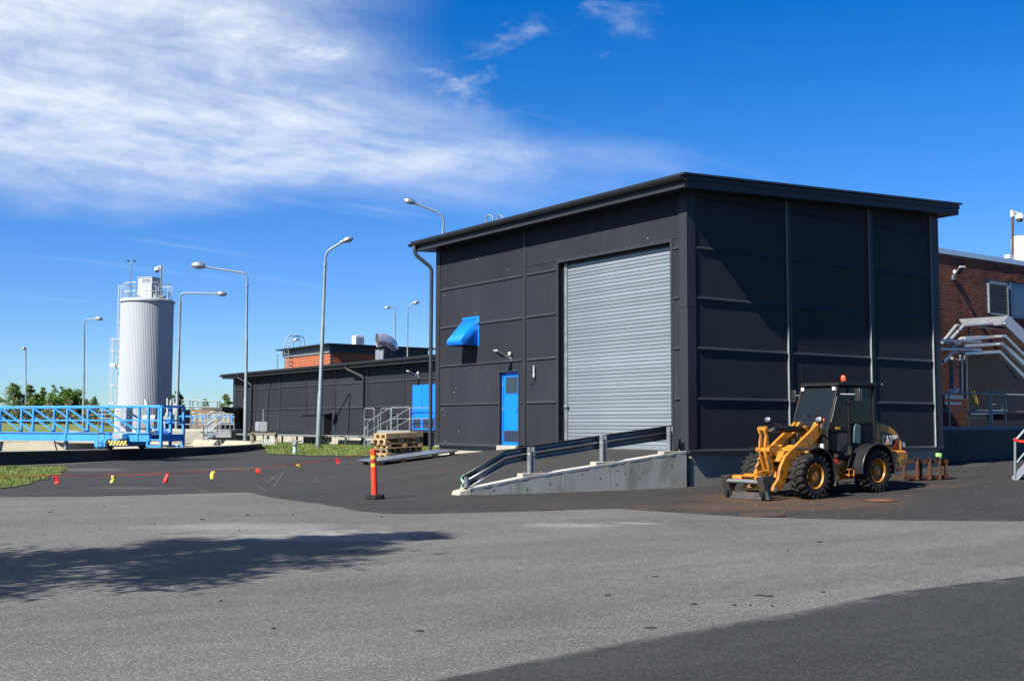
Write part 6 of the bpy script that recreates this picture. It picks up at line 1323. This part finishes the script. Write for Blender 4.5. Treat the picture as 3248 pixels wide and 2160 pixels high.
# loose stones and bits on the asphalt
bits = MB(); bm2 = mat('dark_bit', (.015, .015, .014), .9)
spots = [(139,1695),(318,1677),(490,1662),(642,1647),(785,1634),(700,1905),(868,1992),(1330,2000),(1930,1887),(1210,1638),(930,1633),(2410,1887),(2440,1890),(2330,1918),(2380,1919),(2450,1921),(2600,1718),(2500,1745),(2060,1990),(1873,2080),(2870,1950),(2890,2093),(2560,2042),(2200,1915),(2080,1828),(2610,1877),(160,1624),(760,1683),(330,1607)]
for i, (a, b) in enumerate(spots):
    q = at_g(a, b); w = random.choice((.018, .022, .03, .05, .075))*.8; an = R(-35)+random.uniform(-.3, .3); u = Vector((math.cos(an), math.sin(an), 0)); v = Vector((-u.y, u.x, 0)); z = g(q.x, q.y)+.004
    n = 7; pts = [q+u*w*math.cos(t)*random.uniform(.7, 1.2)+v*w*.35*math.sin(t)*random.uniform(.6, 1.3) for t in np.linspace(0, 2*math.pi, n, endpoint=False)]
    o = len(bits.v); bits.v += [(r.x, r.y, z-.01) for r in pts]+[(q.x+(r.x-q.x)*.7, q.y+(r.y-q.y)*.7, z+.004) for r in pts]; bits.f += [tuple(o+n+k for k in range(n))]+[(o+k, o+(k+1) % n, o+n+(k+1) % n, o+n+k) for k in range(n)]
o = obj('bark_litter', bits, bm2, None, 0, False, 'stuff'); tag(o, 'scattered dark bark flakes on the asphalt', 'litter')
st_ = MB(); pale = mat('pale_grit', (.24, .23, .21), .9)
for k in range(330):
    if k < 150: q = at_y(random.uniform(1500, 2200), 1560, -.05); x, y = q.x, -.02-abs(random.gauss(0, .05))
    elif k < 320: q = at_g(random.uniform(1900, 3240), random.uniform(1535, 1640)); x, y = q.x, q.y
    else: q = at_g(random.uniform(250, 1150), random.uniform(1480, 1560)); x, y = q.x, q.y
    if x > -.2 and y > -.05 and x < 10: continue
    s_ = random.choice((.004, .005, .006, .009)); z = g(x, y)+.006; st_.add([(x-s_, y-s_*.7, z), (x+s_, y-s_, z), (x+s_*.8, y+s_, z), (x-s_, y+s_*.9, z), (x, y, z+s_*1.1)], [(0, 1, 4), (1, 2, 4), (2, 3, 4), (3, 0, 4)])
o = obj('loose_grit', st_, pale, None, 0, False, 'stuff'); tag(o, 'loose pale grit along the concrete wall and yard', 'grit')

# scratches in the dark asphalt and splashes on the cladding
sc = MB(); scm = mat('scratch_grey', (.12, .118, .11), .9)
for (a, b), (c, d) in (((815,1504),(860,1513)),((860,1513),(882,1528)),((842,1532),(878,1508)),((878,1508),(912,1494)),((850,1530),(868,1515)),((882,1528),(868,1545)),((880,1525),(900,1500)),((610,1545),(655,1562)),((975,1538),(1010,1520)),((840,1556),(815,1541)),((1100,1500),(1180,1490)),((1250,1495),(1330,1487)),((1400,1520),(1440,1508)),((1020,1560),(1090,1552))):
    p0, p1 = at_g(a, b), at_g(c, d); n_ = 6; prev = None
    for k in range(n_):
        q0, q1 = p0.lerp(p1, k/n_), p0.lerp(p1, (k+1)/n_); dv = (q1-q0); w_ = Vector((-dv.y, dv.x, 0)).normalized()*.009*random.uniform(.4, 1.2)
        z0, z1 = g(q0.x, q0.y)+.010, g(q1.x, q1.y)+.010; sc.add([(q0.x-w_.x, q0.y-w_.y, z0), (q0.x+w_.x, q0.y+w_.y, z0), (q1.x+w_.x, q1.y+w_.y, z1), (q1.x-w_.x, q1.y-w_.y, z1)], [(0, 1, 2, 3)])
o = obj('scratch_marks', sc, scm, None, 0, False, 'stuff'); tag(o, 'pale scratch marks scored in the dark asphalt', 'marks')
spl = mat('bird_splash', (.6, .6, .58), .8)
for a, b in ((1511,991),(1409,936),(1441,1243),(1454,1366),(1403,1296),(1413,1399),(1513,822),(2055,754),(2036,697),(1409,1319),(1446,1230),(1610,855),(1440,1268)):
    p0 = at_x(a, b, -.002); hh = random.uniform(.02, .05); obj('splash', MB().add([(-.003, p0.y-.006, p0.z), (-.003, p0.y+.006, p0.z+.004), (-.003, p0.y+.003, p0.z-hh), (-.003, p0.y-.002, p0.z-hh*1.1)], [(0, 1, 2, 3)]), spl, hall)
# ================================================================== trees
leafm = [mat('birch_leaf', (.16, .235, .065), .55, 0, .35, .9, 0, 5, .3), mat('bush_leaf', (.11, .20, .03), .55, 0, .35, .9, 0, 5, .3), mat('dark_leaf', (.028, .055, .018), .6, 0, .35, .9, 0, 5, .3)]
for m_ in leafm:                                              # leaves let light through
    t_ = m_.node_tree; b_ = t_.nodes['Principled BSDF']; src = b_.inputs['Base Color'].links[0].from_socket; tr2 = N(t_, 'ShaderNodeBsdfTranslucent'); t_.links.new(src, tr2.inputs[0])
    mxs = N(t_, 'ShaderNodeMixShader', ins={0: .45}); t_.links.new(b_.outputs[0], mxs.inputs[1]); t_.links.new(tr2.outputs[0], mxs.inputs[2]); t_.links.new(mxs.outputs[0], t_.nodes['Material Output'].inputs[0])
bark = mat('bark', (.12, .10, .08), .9, 0, .3, 6); birchb = mat('birch_bark', (.45, .43, .40), .8, 0, .3, 4)
def tree(label, base, h, w, n, lm, name='birch_tree', cat='tree', group='trees behind the tank', shape=1.0, leaf=.10, low_=.12, lean=(0, 0), seed=0, trunk=None, gaps=.35):
    rg = random.Random(seed); base = Vector(base); t = thing(name, label, cat, tuple(base), group)
    top = base+Vector((lean[0], lean[1], h)); mb = MB(); r0 = h*.014+.02
    spine = [base.lerp(top, k/6)+Vector((rg.uniform(-1, 1), rg.uniform(-1, 1), 0))*h*.012*(k > 0) for k in range(7)]
    mb.tube(spine, [r0*(1-.13*k) for k in range(7)], 7); tips = []
    nb = 26 if h < 9 else 46
    for k in range(nb):
        f = low_+(0.97-low_)*(k+rg.random())/nb; p = spine[min(5, int(f*6))].lerp(spine[min(6, int(f*6)+1)], f*6-int(f*6))
        prof_ = math.sin(math.pi*min(1, (f-low_*.6)/(1-low_*.6))**.62)**.8 if shape > .5 else (1-f)*.95+.12
        l = w*.5*prof_*rg.uniform(.65, 1.15); a = k*2.4+rg.uniform(-.6, .6); d = Vector((math.cos(a), math.sin(a), rg.uniform(.15, .7)))
        e = p+d.normalized()*l; mb.tube([p, p.lerp(e, .55)+Vector((0, 0, l*.06)), e], [r0*.35*(1-f*.6), r0*.2, .006], 4); tips.append((p, e, l))
    obj('trunk', mb, trunk or bark, t)
    lv = MB(); 
    for k in range(n):
        p, e, l = tips[int(rg.random()**.9*len(tips)) % len(tips)]; f = rg.random()**.45; c = p.lerp(e, f)+Vector((rg.gauss(0, 1), rg.gauss(0, 1), rg.gauss(0, .8)))*(.07*l+.04*w*.5+.02)
        if mnoise.noise(c*(2.2/max(.6, w*.35))+Vector((seed*7.3, 0, 0))) < -gaps+.0: continue
        s_ = leaf*rg.uniform(.6, 1.3); u = Vector((rg.gauss(0, 1), rg.gauss(0, 1), rg.gauss(0, 1))).normalized(); v = u.cross(Vector((rg.gauss(0, 1), rg.gauss(0, 1), rg.gauss(0, 1)))).normalized()
        lv.add([c-u*s_, c+v*s_*.55, c+u*s_, c-v*s_*.55], [(0, 1, 2, 3)])
    obj('crown', lv, lm, t, 0, False); return t
def tb(px, dep, z=None): q = at_d(px, 1345, dep); return (q.x, q.y, .2 if z is None else z)
def th(py, dep): return (1345-py)/FPX*dep+.575-.2
T = [('wispy birch at the far left edge behind the bridge', 36, 1217, 118, 3.6, 3600, 0, 1, 'birch_tree'), ('slender pointed birch right of the far left birch', 92, 1219, 120, 2.9, 3400, 0, .3, 'birch_tree'),
     ('thin pointed birch in the middle of the left tree row', 138, 1226, 122, 2.3, 2400, 0, .3, 'birch_tree'), ('sparse leaning birch left of the round bush', 168, 1218, 124, 1.9, 650, 0, 1, 'birch_tree'),
     ('full round dark green tree beside the thin street lamp', 217, 1240, 110, 4.4, 7500, 1, 1, 'round_tree'), ('small birch left of the silo ladder', 297, 1260, 125, 2.6, 1700, 0, .3, 'birch_tree'), ('very small birch between street lamp and silo', 273, 1264, 126, 1.5, 800, 0, .3, 'birch_tree'),
     ('thin birch top rising above the round dark tree', 196, 1228, 121, 2.2, 1900, 0, .3, 'birch_tree'),
     ('short leafy birch between the two leftmost birches', 64, 1240, 119, 2.6, 2600, 0, 1, 'birch_tree'), ('low dense willow in front of the thin pointed birch', 116, 1252, 112, 3.0, 3600, 1, 1, 'willow_tree'), ('bushy sapling at the right foot of the round dark tree', 248, 1266, 112, 2.6, 2600, 0, 1, 'birch_tree'),
     ('dark spruce-like tree right of the silo', 562, 1243, 98, 2.0, 2600, 2, .3, 'conifer_tree'), ('green birch touching the right edge of the silo', 541, 1250, 100, 2.0, 2200, 0, 1, 'birch_tree'),
     ('thin sapling behind the far handrail', 644, 1264, 108, 1.5, 450, 0, 1, 'birch_tree'), ('pale young birch left of the low building roof', 722, 1252, 95, 2.4, 2000, 0, .3, 'birch_tree')]
for i, (lb, px, py, dep, w, n, li, shp, nm) in enumerate(T): tree(lb, tb(px, dep), th(py, dep), w, n, leafm[li], nm, shape=shp, leaf=.11 if li != 1 else .12, seed=i+1, trunk=birchb if li == 0 else bark, gaps=.10 if li != 1 else .45, low_=.10, lean=(random.uniform(-.3, .3), 0))
# undergrowth: shrubs in front of the row and the far tree line
ug = MB(); rg = random.Random(5)
for k in range(11000):
    px = rg.uniform(-60, 345); dep = rg.uniform(100, 112); hh = 2.6*(.45+.55*max(0, mnoise.noise(Vector((px*.03, 1, 2)))+.45)); c = at_d(px, 1345, dep); z = .3+rg.random()**.8*hh
    s_ = rg.uniform(.07, .16); u = Vector((rg.gauss(0, 1), rg.gauss(0, 1), rg.gauss(0, 1))).normalized(); v = u.orthogonal().normalized(); c = Vector((c.x, c.y, z)); ug.add([c-u*s_, c+v*s_*.6, c+u*s_, c-v*s_*.6], [(0, 1, 2, 3)])
o = obj('shrub_belt', ug, mat('shrub_leaf', (.09, .10, .03), .6, 0, .45, .4, 0, 5, .3, dirt=(.12, .075, .03), dscale=.25, damt=.7), None, 0, False, 'stuff'); tag(o, 'olive brown shrub belt below the left tree row', 'shrubs')
fw_ = MB()
for k in range(9000):
    px = rg.uniform(330, 1500); dep = rg.uniform(170, 190); c = at_d(px, 1345, dep); hh = 3.0+1.6*mnoise.noise(Vector((px*.02, 4, 0)))+.8*mnoise.noise(Vector((px*.09, 4, 0))); z = -.2+rg.random()**.6*hh
    s_ = rg.uniform(.15, .34); u = Vector((rg.gauss(0, 1), rg.gauss(0, 1), rg.gauss(0, 1))).normalized(); v = u.orthogonal().normalized(); c = Vector((c.x, c.y, z)); fw_.add([c-u*s_, c+v*s_*.6, c+u*s_, c-v*s_*.6], [(0, 1, 2, 3)])
o = obj('distant_wood', fw_, leafm[1], None, 0, False, 'stuff'); tag(o, 'low distant line of green woodland on the horizon', 'woodland')
# tree beside the yard on the sunny side: out of the picture, its shadow lies across the asphalt
tipw = at_g(1165, 1712); mid_ = at_g(300, 1790); 
k_ = 11.0/(-SUN.z); foot = Vector((tipw.x, tipw.y, 0))+Vector((SUN.x, SUN.y, 0))*(-k_)
tree('tall birch beside the yard left of the camera, casting the dappled shadow', (foot.x, foot.y, g(foot.x, foot.y)), 12.2, 4.6, 34000, leafm[0], leaf=.08, low_=.14, seed=33, trunk=birchb, gaps=.26, group='trees beside the yard')

for o in list(bpy.data.objects):
    if '_o' in o: del o['_o']
